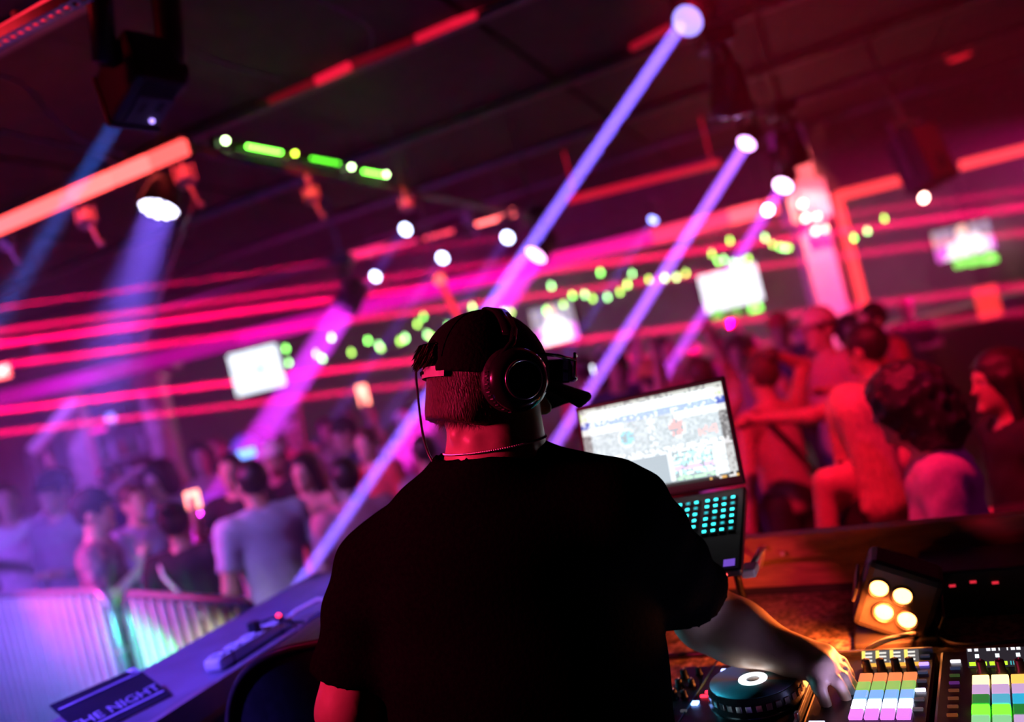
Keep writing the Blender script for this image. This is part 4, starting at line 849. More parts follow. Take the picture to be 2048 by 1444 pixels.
# ------------------------------------------------------------------ bodies: smooth blended volumes turned into one surface
class Field:
    def __init__(s, lo, hi, h):
        s.lo = np.array(lo, float); s.h = h; s.n = np.ceil((np.array(hi, float) - s.lo) / h).astype(int) + 1
        s.ax = [s.lo[i] + h * np.arange(s.n[i]) for i in range(3)]
        s.F = np.full(s.n, .5, np.float32)
    def sl(s, lo, hi):
        a = np.clip(np.floor((lo - s.lo) / s.h).astype(int), 0, s.n - 1); b = np.clip(np.ceil((hi - s.lo) / s.h).astype(int) + 1, 1, s.n)
        return tuple(slice(a[i], max(b[i], a[i] + 1)) for i in range(3))
    def pts(s, S):
        return np.meshgrid(*[s.ax[i][S[i]] for i in range(3)], indexing='ij')
    def blend(s, S, d, k):
        f = s.F[S]
        if k <= 0: s.F[S] = np.minimum(f, d); return
        h = np.clip(.5 + .5 * (f - d) / k, 0, 1); s.F[S] = f + (d - f) * h - k * h * (1 - h)
    def rc(s, a, b, r1, r2, k=.03, flat0=False, flat1=False, sq=None):
        a = np.array(a, float); b = np.array(b, float); m = max(r1, r2) + k + 2 * s.h
        S = s.sl(np.minimum(a, b) - m, np.maximum(a, b) + m); X, Y, Z = s.pts(S); d = b - a; L2 = max(d @ d, 1e-9)
        t = ((X - a[0]) * d[0] + (Y - a[1]) * d[1] + (Z - a[2]) * d[2]) / L2; tc = np.clip(t, 0, 1)
        qx, qy, qz = X - a[0] - tc * d[0], Y - a[1] - tc * d[1], Z - a[2] - tc * d[2]
        if sq is not None: qx, qy, qz = qx / sq[0], qy / sq[1], qz / sq[2]
        dist = np.sqrt(qx * qx + qy * qy + qz * qz) - (r1 + (r2 - r1) * tc)
        L = math.sqrt(L2)
        if flat1: dist = np.maximum(dist, (t - 1) * L)
        if flat0: dist = np.maximum(dist, -t * L)
        s.blend(S, dist, k); return s
    def el(s, c, r, k=.02, R=None, sub=False):
        c = np.array(c, float); r = np.array(r, float); m = r.max() + k + 2 * s.h; S = s.sl(c - m, c + m); X, Y, Z = s.pts(S)
        x, y, z = X - c[0], Y - c[1], Z - c[2]
        if R is not None: x, y, z = R[0][0] * x + R[1][0] * y + R[2][0] * z, R[0][1] * x + R[1][1] * y + R[2][1] * z, R[0][2] * x + R[1][2] * y + R[2][2] * z
        k0 = np.sqrt((x / r[0]) ** 2 + (y / r[1]) ** 2 + (z / r[2]) ** 2); k1 = np.sqrt((x / r[0] ** 2) ** 2 + (y / r[1] ** 2) ** 2 + (z / r[2] ** 2) ** 2)
        d = k0 * (k0 - 1) / np.maximum(k1, 1e-6)
        if sub: s.F[S] = np.maximum(s.F[S], -d)
        else: s.blend(S, d, k)
        return s
    def cut(s, p, n):
        X, Y, Z = np.meshgrid(*s.ax, indexing='ij', sparse=True); s.F = np.maximum(s.F, ((X - p[0]) * n[0] + (Y - p[1]) * n[1] + (Z - p[2]) * n[2]).astype(np.float32)); return s
    def wave(s, fn):
        X, Y, Z = np.meshgrid(*s.ax, indexing='ij', sparse=True); s.F = s.F + fn(X, Y, Z).astype(np.float32); return s
    def mesh(s, name):
        F = s.F; F[0], F[-1] = .5, .5; F[:, 0], F[:, -1] = .5, .5; F[:, :, 0], F[:, :, -1] = .5, .5
        I = F < 0; n = s.n - 1
        cnt = np.zeros(n, np.int8); acc = np.zeros((*n, 3), np.float32)
        base = np.zeros((*n, 3), np.float32)
        cs = [(a, b, c) for a in (0, 1) for b in (0, 1) for c in (0, 1)]
        act = np.zeros(n, bool); tot = np.zeros(n, np.int8)
        for c in cs: tot += I[c[0]:c[0] + n[0], c[1]:c[1] + n[1], c[2]:c[2] + n[2]]
        act = (tot > 0) & (tot < 8); idx = np.argwhere(act); ii = tuple(idx.T)
        vals = {c: F[ii[0] + c[0], ii[1] + c[1], ii[2] + c[2]] for c in cs}
        P_ = np.zeros((len(idx), 3), np.float64); C_ = np.zeros(len(idx))
        for c in cs:
            for ax in range(3):
                if c[ax]: continue
                d = list(c); d[ax] = 1; f0, f1 = vals[c], vals[tuple(d)]; x = (f0 < 0) != (f1 < 0)
                t = np.where(x, f0 / np.where(np.abs(f0 - f1) < 1e-9, 1, f0 - f1), 0)
                for q in range(3): P_[:, q] += np.where(x, (t if q == ax else c[q]), 0)
                C_ += x
        V = s.lo + (idx + P_ / C_[:, None]) * s.h
        vid = np.full(n, -1, np.int32); vid[ii] = np.arange(len(idx)); faces = []
        for ax in range(3):
            o1, o2 = [(1, 2), (2, 0), (0, 1)][ax]
            A = I[:-1] if ax == 0 else I[:, :-1] if ax == 1 else I[:, :, :-1]; B = I[1:] if ax == 0 else I[:, 1:] if ax == 1 else I[:, :, 1:]
            E_ = np.argwhere(A != B)
            ok = (E_[:, o1] > 0) & (E_[:, o2] > 0) & (E_[:, o1] < n[o1]) & (E_[:, o2] < n[o2]); E_ = E_[ok]
            fl = A[tuple(E_.T)]; q = []
            for da, db in ((0, 0), (1, 0), (1, 1), (0, 1)):
                e = E_.copy(); e[:, o1] -= da; e[:, o2] -= db; q.append(vid[tuple(e.T)])
            q = np.stack(q, 1); q[fl] = q[fl][:, ::-1] if False else q[fl]
            q[~fl] = q[~fl][:, ::-1]; faces.append(q)
        Q = np.concatenate(faces)[:, ::-1]
        Q = Q[:, ::-1]
        me = bpy.data.meshes.new(name); me.vertices.add(len(V)); me.vertices.foreach_set('co', V.astype(np.float32).ravel())
        me.loops.add(len(Q) * 4); me.loops.foreach_set('vertex_index', Q.ravel().astype(np.int32)); me.polygons.add(len(Q))
        me.polygons.foreach_set('loop_start', np.arange(0, len(Q) * 4, 4, dtype=np.int32)); me.update(calc_edges=True); me.shade_smooth(); return me

def skin_mat(i): 
    c = [(.55, .34, .25), (.42, .25, .17), (.62, .42, .33), (.22, .12, .08)][i % 4]
    return mat('skin_%d' % (i % 4), c, .45, 0, .08, 25, .04)
def cloth(name, c, pat=False):
    if not pat: return mat('cloth_' + name, c, .85, 0, .12, 60, .12)
    return mat('cloth_' + name, c, .85, 0, .12, 22, .1, col2=pat)
def hair_mat(name, c): return mat('hair_' + name, c, .42, 0, .35, 20, .35, stretch=(8, 8, 1))
ARMS = {  # elbow, wrist, finger direction in body space (right arm; x to the right, y forward, 1.75 m tall)
    'down': ((.255, -.02, 1.13), (.265, .05, .885), (.05, .15, -1)),
    'bent': ((.25, -.03, 1.14), (.12, .22, 1.16), (-.5, .8, .2)),
    'drink': ((.25, .04, 1.15), (.16, .24, 1.30), (-.1, .3, 1)),
    'phone': ((.26, .14, 1.22), (.17, .36, 1.42), (-.1, .25, 1)),
    'up': ((.26, .12, 1.58), (.20, .16, 1.84), (-.05, .1, 1)),
    'head': ((.40, .10, 1.62), (.16, .06, 1.74), (-.9, .1, .1)),
    'face': ((.20, .22, 1.20), (.12, .20, 1.44), (-.3, -.1, 1)),
    'reach': ((.34, .18, 1.36), (.30, .45, 1.42), (-.3, 1, .1)),
    'hug': ((.36, .16, 1.40), (.52, .36, 1.44), (.6, .6, -.1)),
}
def unit(v): v = np.array(v, float); return v / np.linalg.norm(v)
def person_meshes(h, armR, armL, build=1.0, hair='short', top='tee', fingers=True, tilt=(0, 0)):
    """body, shirt, trousers and hair of one figure, 1.75 m tall, feet at the origin, facing +Y"""
    out = {}; B = build; arms = []
    for sd, nm in ((1, armR), (-1, armL)):
        e, w, f = ARMS[nm]; m = np.array([sd, 1, 1]); arms.append((sd, np.array((.185 * B * sd, 0, 1.425)), np.array(e) * m * np.array([B * .5 + .5, 1, 1]), np.array(w) * m, unit(np.array(f) * m)))
    allp = np.array([p for a in arms for p in (a[2], a[3], a[3] + a[4] * .2)]); lo = np.minimum(allp.min(0) - .1, (-.3 * B, -.22, -.02)); hi = np.maximum(allp.max(0) + .1, (.3 * B, .28, 1.82))
    g = Field(lo, hi, h)
    def torso(g, o=0.0, k=.05):
        g.rc((0, .0, 1.36), (0, .01, 1.20), .135 * B + o, .13 * B + o, k, sq=(1.12, .80, 1)); g.rc((0, .01, 1.20), (0, .0, .98), .125 * B + o, .135 * B + o, k, sq=(1.08, .84, 1))
        g.rc((-.15 * B, -.01, 1.415), (.15 * B, -.01, 1.415), .062 + o, .062 + o, k); g.rc((-.075, 0, .94), (.075, 0, .94), .105 * B + o, .105 * B + o, k, sq=(1, .95, 1))
    torso(g)
    tx, ty = tilt; hd = lambda x, y, z: (x + tx * (z - 1.48) , y + ty * (z - 1.48), z)
    g.rc((0, -.015, 1.42), hd(0, .012, 1.56), .062, .056, .03)
    g.el(hd(0, .012, 1.655), (.078, .098, .105), .02); g.el(hd(0, .045, 1.585), (.058, .062, .068), .03)
    g.el(hd(0, .105, 1.545), (.024, .02, .018), .02); g.rc(hd(0, .100, 1.655), hd(0, .122, 1.618), .008, .013, .012); g.el(hd(0, .098, 1.578), (.026, .014, .009), .008)
    g.rc(hd(-.035, .090, 1.672), hd(.035, .090, 1.672), .012, .012, .015)
    for sd in (-1, 1):
        g.el(hd(.079 * sd, .005, 1.63), (.012, .022, .034), .008); g.el(hd(.034 * sd, .100, 1.652), (.017, .014, .010), 0, sub=True)
    for sd, sh, e, w, f in arms:
        g.rc(sh, e, .052 * B, .042, .03); g.rc(e, w, .043, .028, .02)
        side = np.cross(f, (0, .3, 1)); side = unit(side if np.linalg.norm(side) > .1 else np.cross(f, (1, 0, 0)))
        nrm = np.cross(side, f); pc = w + f * .045
        g.rc(w, w + f * .075, .026, .03, .015, sq=None)
        if fingers:
            for i, (off, ln) in enumerate(((-.033, .075), (-.011, .09), (.011, .085), (.033, .065))):
                b0 = w + f * .075 + side * off; d1 = unit(f + side * off * 6 + nrm * .25); b1 = b0 + d1 * ln * .55; d2 = unit(d1 + nrm * .6); g.rc(b0, b1, .0105, .0095, .006); g.rc(b1, b1 + d2 * ln * .5, .0095, .008, .004)
            b0 = w + f * .03 + side * -.028; d1 = unit(f * .6 - side + nrm * .4); g.rc(b0, b0 + d1 * .045, .013, .011, .01); g.rc(b0 + d1 * .045, b0 + d1 * .045 + unit(f + d1 * .4) * .03, .011, .009, .004)
        else: g.rc(w + f * .07, w + f * .15, .03, .018, .02)
    for sd in (-1, 1):
        g.rc((.09 * sd, 0, .93), (.10 * sd, .02, .50), .085 * B, .056, .03); g.rc((.10 * sd, .02, .50), (.105 * sd, -.02, .09), .054, .036, .02); g.rc((.105 * sd, -.04, .045), (.12 * sd, .13, .03), .042, .032, .02)
    out['body'] = g.mesh('body')
    # shirt
    g = Field(np.minimum(lo, (-.34 * B, -.25, .8)), np.maximum(hi, (.34 * B, .28, 1.6)), h * 1.15)
    torso(g, .014, .05); 
    fr = {'tee': .62, 'long': 1.0, 'tank': 0.0}[top]
    if top == 'tank': g.F[:] = .5; g.rc((0, .0, 1.31), (0, .01, 1.20), .137 * B, .142 * B, .03, sq=(1.1, .84, 1)); g.rc((0, .01, 1.20), (0, 0, .95), .138 * B, .15 * B, .04, sq=(1.08, .88, 1))
    for sd, sh, e, w, f in arms:
        if fr: g.rc(sh, sh + (e - sh) * min(1, fr / .9), .066 * B, .060 if fr < 1 else .054, .03, flat1=fr < 1)
        if fr == 1: g.rc(e, w, .054, .038, .02, flat1=True)
    if top == 'tank':
        for sd in (-1, 1): g.rc((.08 * sd, .09, 1.36), (.085 * sd, 0, 1.485), .014, .014, .01); g.rc((.085 * sd, 0, 1.485), (.08 * sd, -.09, 1.34), .014, .014, .01)
    else: g.el((0, .02, 1.50), (.072, .078, .075), 0, sub=True)
    g.wave(lambda X, Y, Z: .0045 * np.sin(Z * 46 + X * 31 + np.sin(Y * 40) * 1.5) * np.sin(X * 23 + Y * 19 + 1.0))
    g.cut((0, 0, .87), (0, 0, -1)); out['shirt'] = g.mesh('shirt')
    # trousers
    g = Field((-.3 * B, -.22, .04), (.3 * B, .24, 1.06), h * 1.4)
    g.rc((-.075, 0, .95), (.075, 0, .95), .112 * B, .112 * B, .04, sq=(1, .95, 1))
    for sd in (-1, 1): g.rc((.09 * sd, 0, .93), (.10 * sd, .02, .50), .098 * B, .072, .03); g.rc((.10 * sd, .02, .50), (.105 * sd, -.02, .08), .072, .060, .02, flat1=True)
    g.cut((0, 0, 1.02), (0, 0, 1)); out['trousers'] = g.mesh('trousers')
    # hair or cap
    if hair != 'none':
        g = Field((-.26, -.30, .95), (.26, .26, 1.92), h)
        c = hd(0, .0, 1.668)
        if hair in ('short', 'cap'): g.el(c, (.088, .106, .108), 0); 
        if hair == 'long':
            g.el(c, (.094, .112, .114), .02); g.rc(hd(0, -.055, 1.66), (0, -.10, 1.30), .085, .085, .05, sq=(1.15, .7, 1)); g.rc((0, -.10, 1.30), (0, -.11, 1.14), .08, .04, .03, sq=(1.3, .6, 1))
            for sd in (-1, 1): g.rc(hd(.082 * sd, .02, 1.66), (.085 * sd, .0, 1.36), .026, .028, .03)
        if hair == 'curly': g.el(hd(0, -.015, 1.675), (.135, .140, .130), .02); g.el(hd(0, -.05, 1.58), (.13, .10, .11), .05); g.wave(lambda X, Y, Z: .011 * np.sin(X * 75) * np.sin(Y * 75 + 1) * np.sin(Z * 75 + 2))
        if hair == 'bun': g.el(c, (.089, .107, .109), .01); g.el(hd(0, -.10, 1.75), (.045, .045, .042), .02)
        g.wave(lambda X, Y, Z: .003 * np.sin(np.arctan2(X, -Y + 1e-6) * 38 + Z * 12))
        g.el(hd(0, .125, 1.60), (.080, .085, .112), 0, sub=True)
        if hair == 'short': g.cut(hd(0, 0, 1.575), (0, .35, -1)); 
        if hair == 'cap': g.cut(hd(0, 0, 1.60), (0, .2, -1))
        for sd in (-1, 1): g.el(hd(.095 * sd, .012, 1.625), (.03, .026, .035), 0, sub=True) if hair in ('short', 'bun', 'cap') else None
        out['hair'] = g.mesh('hair')
    if hair == 'cap':
        g = Field((-.16, -.16, 1.6), (.16, .28, 1.85), h * .8); g.el(hd(0, .0, 1.685), (.096, .116, .112), 0); g.cut(hd(0, 0, 1.682), (0, .05, -1))
        g.rc(hd(-.04, .11, 1.685), hd(.04, .11, 1.685), .055, .055, .01, sq=(1, 1.3, .14)); g.el(hd(0, 0, 1.797), (.010, .010, .008), .004); out['cap'] = g.mesh('cap')
    out['tilt'] = hd
    return out
shoe_me = None; eye_me = None; M_eye = mat('eye_white', (.7, .68, .66), .2)
def assemble(ms, pos, yaw, s, skin, colors, label, group='people dancing in the crowd', extras=True):
    global shoe_me, eye_me
    t = thing('person', label, 'person', pos, (0, 0, yaw), group); t.scale = (s, s, s)
    def child(nm, me, m):
        o = bpy.data.objects.new(nm, me); COL.objects.link(o); o.parent = t
        if not me.materials: me.materials.append(m)
        o.material_slots[0].link = 'OBJECT'; o.material_slots[0].material = m; return o
    child('body', ms['body'], skin_mat(skin)); child('shirt', ms['shirt'], colors[0]); child('trousers', ms['trousers'], colors[1])
    if 'hair' in ms: child('hair', ms['hair'], colors[2])
    if 'cap' in ms: child('cap', ms['cap'], colors[3])
    if shoe_me is None:
        g = Field((-.08, -.12, -.01), (.08, .22, .12), .012); g.rc((0, -.05, .045), (.01, .14, .035), .052, .042, .02); g.rc((0, -.05, .06), (0, -.04, .10), .05, .048, .02, flat1=True); g.cut((0, 0, .0), (0, 0, -1)); shoe_me = g.mesh('shoe'); shoe_me.materials.append(mat('shoe_dark', (.03, .03, .035), .5))
        eye_me = MB().ball((0, 0, 0), .0125, 10, 8).mesh('eye', M_eye, True)
    for sd in (-1, 1):
        o = link('shoe', shoe_me, None, t); o.location = (.105 * sd, 0, 0); o.scale = (sd, 1, 1)
        if extras: o = link('eye', eye_me, None, t); o.location = ms['tilt'](.034 * sd, .086, 1.652)
    return t
def place(px, py, Y):
    p = P(px, py, Y); return p
SHIRTS = {k: cloth(k, c) for k, c in {'paleblue': (.55, .60, .70), 'lilac': (.42, .38, .60), 'black': (.02, .02, .022), 'white': (.72, .70, .70), 'rose': (.60, .25, .28), 'grey': (.25, .24, .26), 'mauve': (.55, .38, .52), 'navy': (.05, .06, .14), 'red': (.55, .08, .08), 'beige': (.55, .42, .34)}.items()}
SHIRTS['floral'] = cloth('floral', (.10, .06, .12), (.62, .30, .36))
JEANS = [cloth('denim', (.06, .08, .14)), cloth('black_trouser', (.02, .02, .022)), cloth('khaki', (.28, .22, .16))]
HAIR = {'dark': hair_mat('dark', (.018, .013, .012)), 'brown': hair_mat('brown', (.08, .04, .025)), 'blond': hair_mat('blond', (.62, .45, .28))}
CAPS = {'white': cloth('cap_white', (.78, .76, .76)), 'black': cloth('cap_black', (.02, .02, .022)), 'red': cloth('cap_red', (.6, .06, .06)), 'orange': cloth('cap_orange', (.7, .30, .12)), 'blue': cloth('cap_blue', (.35, .5, .85))}
dg = math.radians
#  head px, distance, yaw (0 = back to us, 90 = facing left, -90 = facing right, 180 = facing us), arms R/L, build, hair, top, skin, shirt, trousers, hair colour, cap, tilt, label
NEAR = [
 (505, 965, 4.7, 42, 'down', 'down', 1.10, 'short', 'tee', 0, 'paleblue', 0, 'dark', 0, (0, 0), 'broad person in a pale blue shirt seen from behind by the green barrier'),
 (266, 1006, 5.9, -120, 'bent', 'down', 1.02, 'short', 'long', 2, 'lilac', 0, 'brown', 0, (0, 0), 'person in a lilac shirt looking to the right behind the violet barrier'),
 (318, 960, 6.7, 160, 'head', 'down', 1.0, 'curly', 'tee', 2, 'mauve', 1, 'dark', 0, (0, 0), 'person with big dark hair and an arm bent over the head'),
 (178, 1030, 4.95, -75, 'drink', 'bent', 1.0, 'cap', 'tee', 2, 'floral', 2, 'dark', 'black', (0, .1), 'person in a flowered shirt and black cap at the violet barrier'),
 (112, 985, 6.0, 165, 'down', 'bent', 1.05, 'cap', 'long', 0, 'grey', 1, 'dark', 'black', (0, 0), 'person in grey with a dark cap behind the flowered shirt'),
 (352, 1048, 4.7, 5, 'down', 'bent', .98, 'bun', 'long', 1, 'black', 1, 'dark', 0, (0, 0), 'person in black with a pale strap across the back'),
 (14, 1002, 6.7, -150, 'reach', 'drink', 1.0, 'short', 'tee', 0, 'white', 1, 'brown', 0, (0, 0), 'person in a white shirt catching green light at the left edge'),
 (606, 945, 5.7, 168, 'down', 'drink', .92, 'long', 'tank', 0, 'rose', 0, 'dark', 0, (-.1, 0), 'long haired person facing the booth with a red lit face'),
 (692, 958, 4.75, 28, 'bent', 'down', 1.08, 'short', 'tee', 0, 'rose', 0, 'dark', 0, (0, 0), 'person in a rose shirt seen from behind next to the big beam'),
 (737, 888, 6.3, 150, 'phone', 'down', 1.0, 'short', 'tee', 2, 'red', 1, 'brown', 0, (0, 0), 'person in red facing us with a brightly lit face'),
 (690, 868, 7.2, 125, 'down', 'bent', 1.0, 'cap', 'tee', 0, 'navy', 0, 'dark', 'black', (0, 0), 'person in navy and a dark cap behind the red lit faces'),
 (548, 920, 6.6, 172, 'drink', 'down', 1.0, 'cap', 'tee', 0, 'black', 0, 'brown', 'white', (0, -.12), 'person in black wearing a white cap'),
 (492, 905, 7.4, 150, 'down', 'phone', 1.0, 'cap', 'tee', 1, 'navy', 1, 'dark', 'blue', (0, 0), 'person in navy wearing a bluish cap'),
 (850, 905, 5.6, 20, 'down', 'down', 1.0, 'short', 'tee', 1, 'grey', 1, 'dark', 0, (0, 0), 'dark haired person just left of the performer neck'),
 (1522, 752, 4.5, 22, 'head', 'down', .95, 'bun', 'tank', 0, 'beige', 1, 'brown', 0, (.1, 0), 'person in a beige strap top with a thin bag strap across the back'),
 (1642, 660, 5.3, 110, 'drink', 'bent', 1.05, 'cap', 'tee', 2, 'rose', 0, 'brown', 'white', (0, 0), 'person in a pink tee and pale cap facing left'),
 (1736, 697, 4.1, 38, 'reach', 'hug', 1.02, 'short', 'tank', 0, 'black', 0, 'dark', 0, (0, 0), 'short haired person with bare shoulders reaching an arm forward'),
 (1700, 838, 3.05, 12, 'face', 'down', .95, 'long', 'tank', 0, 'black', 1, 'blond', 0, (.1, 0), 'long blond haired person with bare arms seen from behind'),
 (1848, 812, 2.62, 62, 'bent', 'down', 1.0, 'curly', 'long', 0, 'mauve', 1, 'dark', 0, (0, .28), 'person with big curly dark hair and a mauve shirt at the board'),
 (2006, 762, 3.05, 86, 'down', 'bent', .98, 'long', 'long', 0, 'black', 1, 'dark', 0, (0, 0), 'long haired person in black facing left at the right edge'),
 (1748, 640, 6.0, 95, 'bent', 'down', 1.1, 'short', 'tee', 2, 'red', 0, 'dark', 0, (0, 0), 'person in red facing left in front of the red window frame'),
 (1812, 616, 9.0, 150, 'down', 'bent', 1.0, 'short', 'tee', 1, 'black', 1, 'dark', 0, (0, 0), 'dark figure standing before the second bar opening'),
 (1560, 660, 7.0, 160, 'down', 'drink', 1.0, 'cap', 'tee', 1, 'navy', 1, 'dark', 'red', (0, 0), 'person in navy wearing a glowing red cap'),
 (1402, 752, 5.3, 10, 'up', 'up', .95, 'short', 'tee', 2, 'white', 1, 'brown', 0, (0, 0), 'person in white above the laptop with both hands raised'),
 (1308, 762, 5.6, 30, 'bent', 'down', 1.0, 'cap', 'tee', 0, 'red', 1, 'dark', 'orange', (0, 0), 'person in red wearing an orange cap above the laptop'),
]
_cache = {}
for (x, y, Y, yaw, aR, aL, bd, hr, top, sk, sh, tr, hc, cp, tl, lab) in NEAR:
    p = P(x, y, Y); h = .0125 if Y < 3.5 else .016 if Y < 5.5 else .02
    s = p.z / 1.64; ms = person_meshes(h, aR, aL, bd, hr, top, Y < 6, tl)
    t = assemble(ms, (p.x, p.y, 0), dg(yaw), s, sk, [SHIRTS[sh], JEANS[tr], HAIR[hc], CAPS.get(cp)], lab)
    if 'strap' in lab:
        pts = [(-.13, -.05, 1.47), (-.10, -.125, 1.38), (-.02, -.15, 1.25), (.06, -.15, 1.12), (.15, -.10, .98), (.17, 0, .94)]
        MB().tube(pts, .011, 6).build('bag_strap', M_pw if 'black' in lab else M_blackplastic, t)
    if 'blond' in lab: MB().ring((.125, .20, 1.40), (.2, 0, 1), .034, .009, 18, 8).build('wristband', M_blackplastic, t)
# figures further back share a few builds
ARCH = [person_meshes(.022, 'down', 'bent', 1.0, 'short', 'tee', False), person_meshes(.022, 'up', 'down', .95, 'long', 'tank', False), person_meshes(.022, 'drink', 'down', 1.05, 'cap', 'tee', False), person_meshes(.022, 'phone', 'up', 1.0, 'bun', 'tee', False), person_meshes(.022, 'bent', 'down', 1.0, 'curly', 'long', False)]
FAR = [(432, 880, 9.2, 0, 170, 'navy', 'lone dark haired dancer left of the others below the left screen'), (655, 862, 8.6, 1, 185, 'rose', 'dancer with one raised arm below the garland'), (806, 850, 8.6, 2, 200, 'mauve', 'dancer in mauve and a white cap left of the beam'), (830, 838, 9.4, 4, 175, 'grey', 'curly haired dancer in grey close to the headphone cable'),
       (590, 868, 9.8, 2, 150, 'red', 'dancer in red and a white cap far below the magenta light'), (700, 838, 10.4, 3, 190, 'lilac', 'dancer in lilac with a raised phone far back'), (520, 884, 8.2, 4, 160, 'black', 'curly haired dancer in black behind the white cap'),
       (1168, 742, 7.2, 0, 20, 'red', 'dancer in red right of the cap brim'), (1225, 738, 6.6, 4, 190, 'navy', 'curly haired dancer in navy left of the laptop'), (1268, 705, 8.8, 0, 175, 'rose', 'dancer in rose below the middle garland'), (1328, 700, 8.2, 1, 170, 'red', 'tall dancer in red with a raised arm above the laptop'), (1388, 712, 8.8, 2, 165, 'mauve', 'dancer in mauve and white cap below the white screen'), (1478, 708, 6.4, 4, 150, 'rose', 'curly haired dancer in rose left of the strap top'), (1440, 690, 9.8, 3, 185, 'red', 'dancer in red with a raised phone below the white screen'), (1600, 668, 8.4, 0, 175, 'black', 'dancer in black in front of the glowing column'), (1500, 690, 9.0, 1, 180, 'lilac', 'dancer in lilac with a raised arm left of the red cap'), (1210, 720, 10.2, 2, 175, 'black', 'dancer in black and white cap far behind the second beam'), (1700, 660, 7.2, 4, 160, 'navy', 'curly haired dancer in navy beside the dark pier'),
       (95, 958, 8.2, 3, 170, 'mauve', 'dancer in mauve with a raised arm before the left bar'), (215, 940, 8.4, 0, 175, 'navy', 'dancer in navy before the shelf of bottles'), (400, 905, 7.6, 1, 190, 'lilac', 'long haired dancer in lilac beside the phone glow')]
for k, (x, y, Y, a, yaw, sh, lab) in enumerate(FAR):
    p = P(x, y, Y); s = min(1.09, p.z / 1.64)
    assemble(ARCH[a], (p.x, p.y, 0), dg(yaw), s, k, [SHIRTS[sh], JEANS[k % 3], HAIR['dark' if k % 3 else 'brown'], CAPS['white']], lab, 'people dancing further back', False)
ph = P(726, 800, 7.6); assemble(ARCH[3], (ph.x - .19, 7.76, 0), dg(180), ph.z / 1.96, 1, [SHIRTS['white'], JEANS[0], HAIR['dark'], CAPS['white']], 'dancer in white holding up a pink glowing phone', 'people dancing further back', False)
ARCH.append(person_meshes(.02, 'phone', 'down', 1.0, 'short', 'tee', False))
ph = P(386, 1006, 5.6); assemble(ARCH[5], (ph.x + .16, 5.99, 0), dg(180), ph.z / 1.52, 0, [SHIRTS['black'], JEANS[1], HAIR['dark'], CAPS['white']], 'person in black facing us holding a hot red glowing phone', 'people dancing in the crowd', True)
# phones and drinks held up in the crowd
def phone(px, py, Y, label, c, s, w=.075, hh=.15):
    t = thing('phone', label, 'phone', P(px, py, Y), (math.radians(-10), 0, math.radians(12)), 'phones held up in the crowd')
    MB().box((0, 0, 0), (w, .009, hh), bev=.004).build('case', M_blackplastic, t)
    MB().box((0, -.0052, 0), (w * .92, .002, hh * .94), bev=.0008).build('screen', emis('phone_%s' % label[:12], c, s), t)
phone(386, 1000, 5.6, 'phone glowing hot red beside the raised arm', (1, .25, .18), 5, .10, .13)
phone(726, 790, 7.6, 'phone glowing pink held above the crowd', (1, .05, .25), 1.6, .10, .2)
phone(1196, 742, 6.8, 'phone torch shining white left of the laptop', (.8, .85, 1.0), 9, .09, .11)
phone(493, 907, 6.9, 'phone screen shining blue at the bluish cap', (.15, .35, 1.0), 3, .16, .08)
# ------------------------------------------------------------------ the performer at the booth, seen from behind
PB = Vector((-.08, 1.52, ZS))
dj = thing('person', 'performer in a black tee and cap reaching for the controllers, seen from behind', 'person', PB)
NPB = -PB
def part(nm, me, m, parent=dj, sub=False):
    me.materials.append(m); o = link(nm, me, None, parent)
    if not sub: o.location = NPB
    return o
Hc = np.array((-.055, 1.500, 1.918)); pt_ = math.radians(17); ya = math.radians(64)
hf = np.array((math.sin(ya) * math.cos(pt_), math.cos(ya) * math.cos(pt_), -math.sin(pt_))); hr_ = np.array((math.cos(ya), -math.sin(ya), 0.0)); hu = np.cross(hr_, hf)
HR3 = np.stack([hr_, hf, hu], 1)       # columns: right, forward, up of the head
def H(r, f, u): return Hc + HR3 @ np.array((r, f, u), float)
def V3(p): return np.array(p, float)
LS = np.array((-.335, 1.55, 1.622)); LE = V3(P(702, 1420, 1.53)); LW = V3(P(790, 1600, 1.64))
RS = np.array((.126, 1.48, 1.640)); RE = V3(P(1412, 1236, 1.65)); RW = V3(P(1585, 1312, 1.545))
KN = V3(P(1645, 1322, 1.515))
NK0 = np.array((-.085, 1.495, 1.745)); NK1 = np.array((-.062, 1.50, 1.88))
M_skin = mat('skin_performer', (.55, .34, .26), .42, 0, .07, 30, .05)
def trunk(g, o=-.014, k=.06):
    c = np.array((-.10, 1.50, 0.0))
    g.rc(c + (-.005, 0, 1.60), c + (-.01, .01, 1.42), .185 + o, .195 + o, k, sq=(1.15, .74, 1)); g.rc(c + (-.01, .01, 1.42), c + (.0, .02, 1.10), .195 + o, .185 + o, k, sq=(1.12, .78, 1))
    g.rc(LS + (.06, .0, .03), RS + (-.05, 0, .02), .082 + o, .082 + o, k); g.rc(NK0 + (-.10, .01, -.035), NK0 + (.0, 0, .03), .055 + o, .062 + o, .05); g.rc(NK0 + (.10, .0, -.04), NK0 + (0, 0, .03), .055 + o, .062 + o, .05)
g = Field((-.62, 1.22, 1.02), (.62, 1.86, 2.08), .0066)
trunk(g)
g.rc(NK0, NK1, .079, .072, .04)
g.el(H(0, 0, .012), (.078, .098, .108), .02, HR3); g.el(H(0, .035, -.065), (.062, .066, .070), .03, HR3); g.el(H(.02, .03, -.10), (.06, .06, .045), .04, HR3)
g.el(H(0, .092, -.105), (.026, .022, .02), .02, HR3); g.rc(H(0, .092, .005), H(0, .116, -.032), .009, .014, .012); g.el(H(0, .092, -.072), (.027, .014, .010), .01, HR3)
g.rc(H(-.036, .084, .026), H(.036, .084, .026), .012, .012, .014)
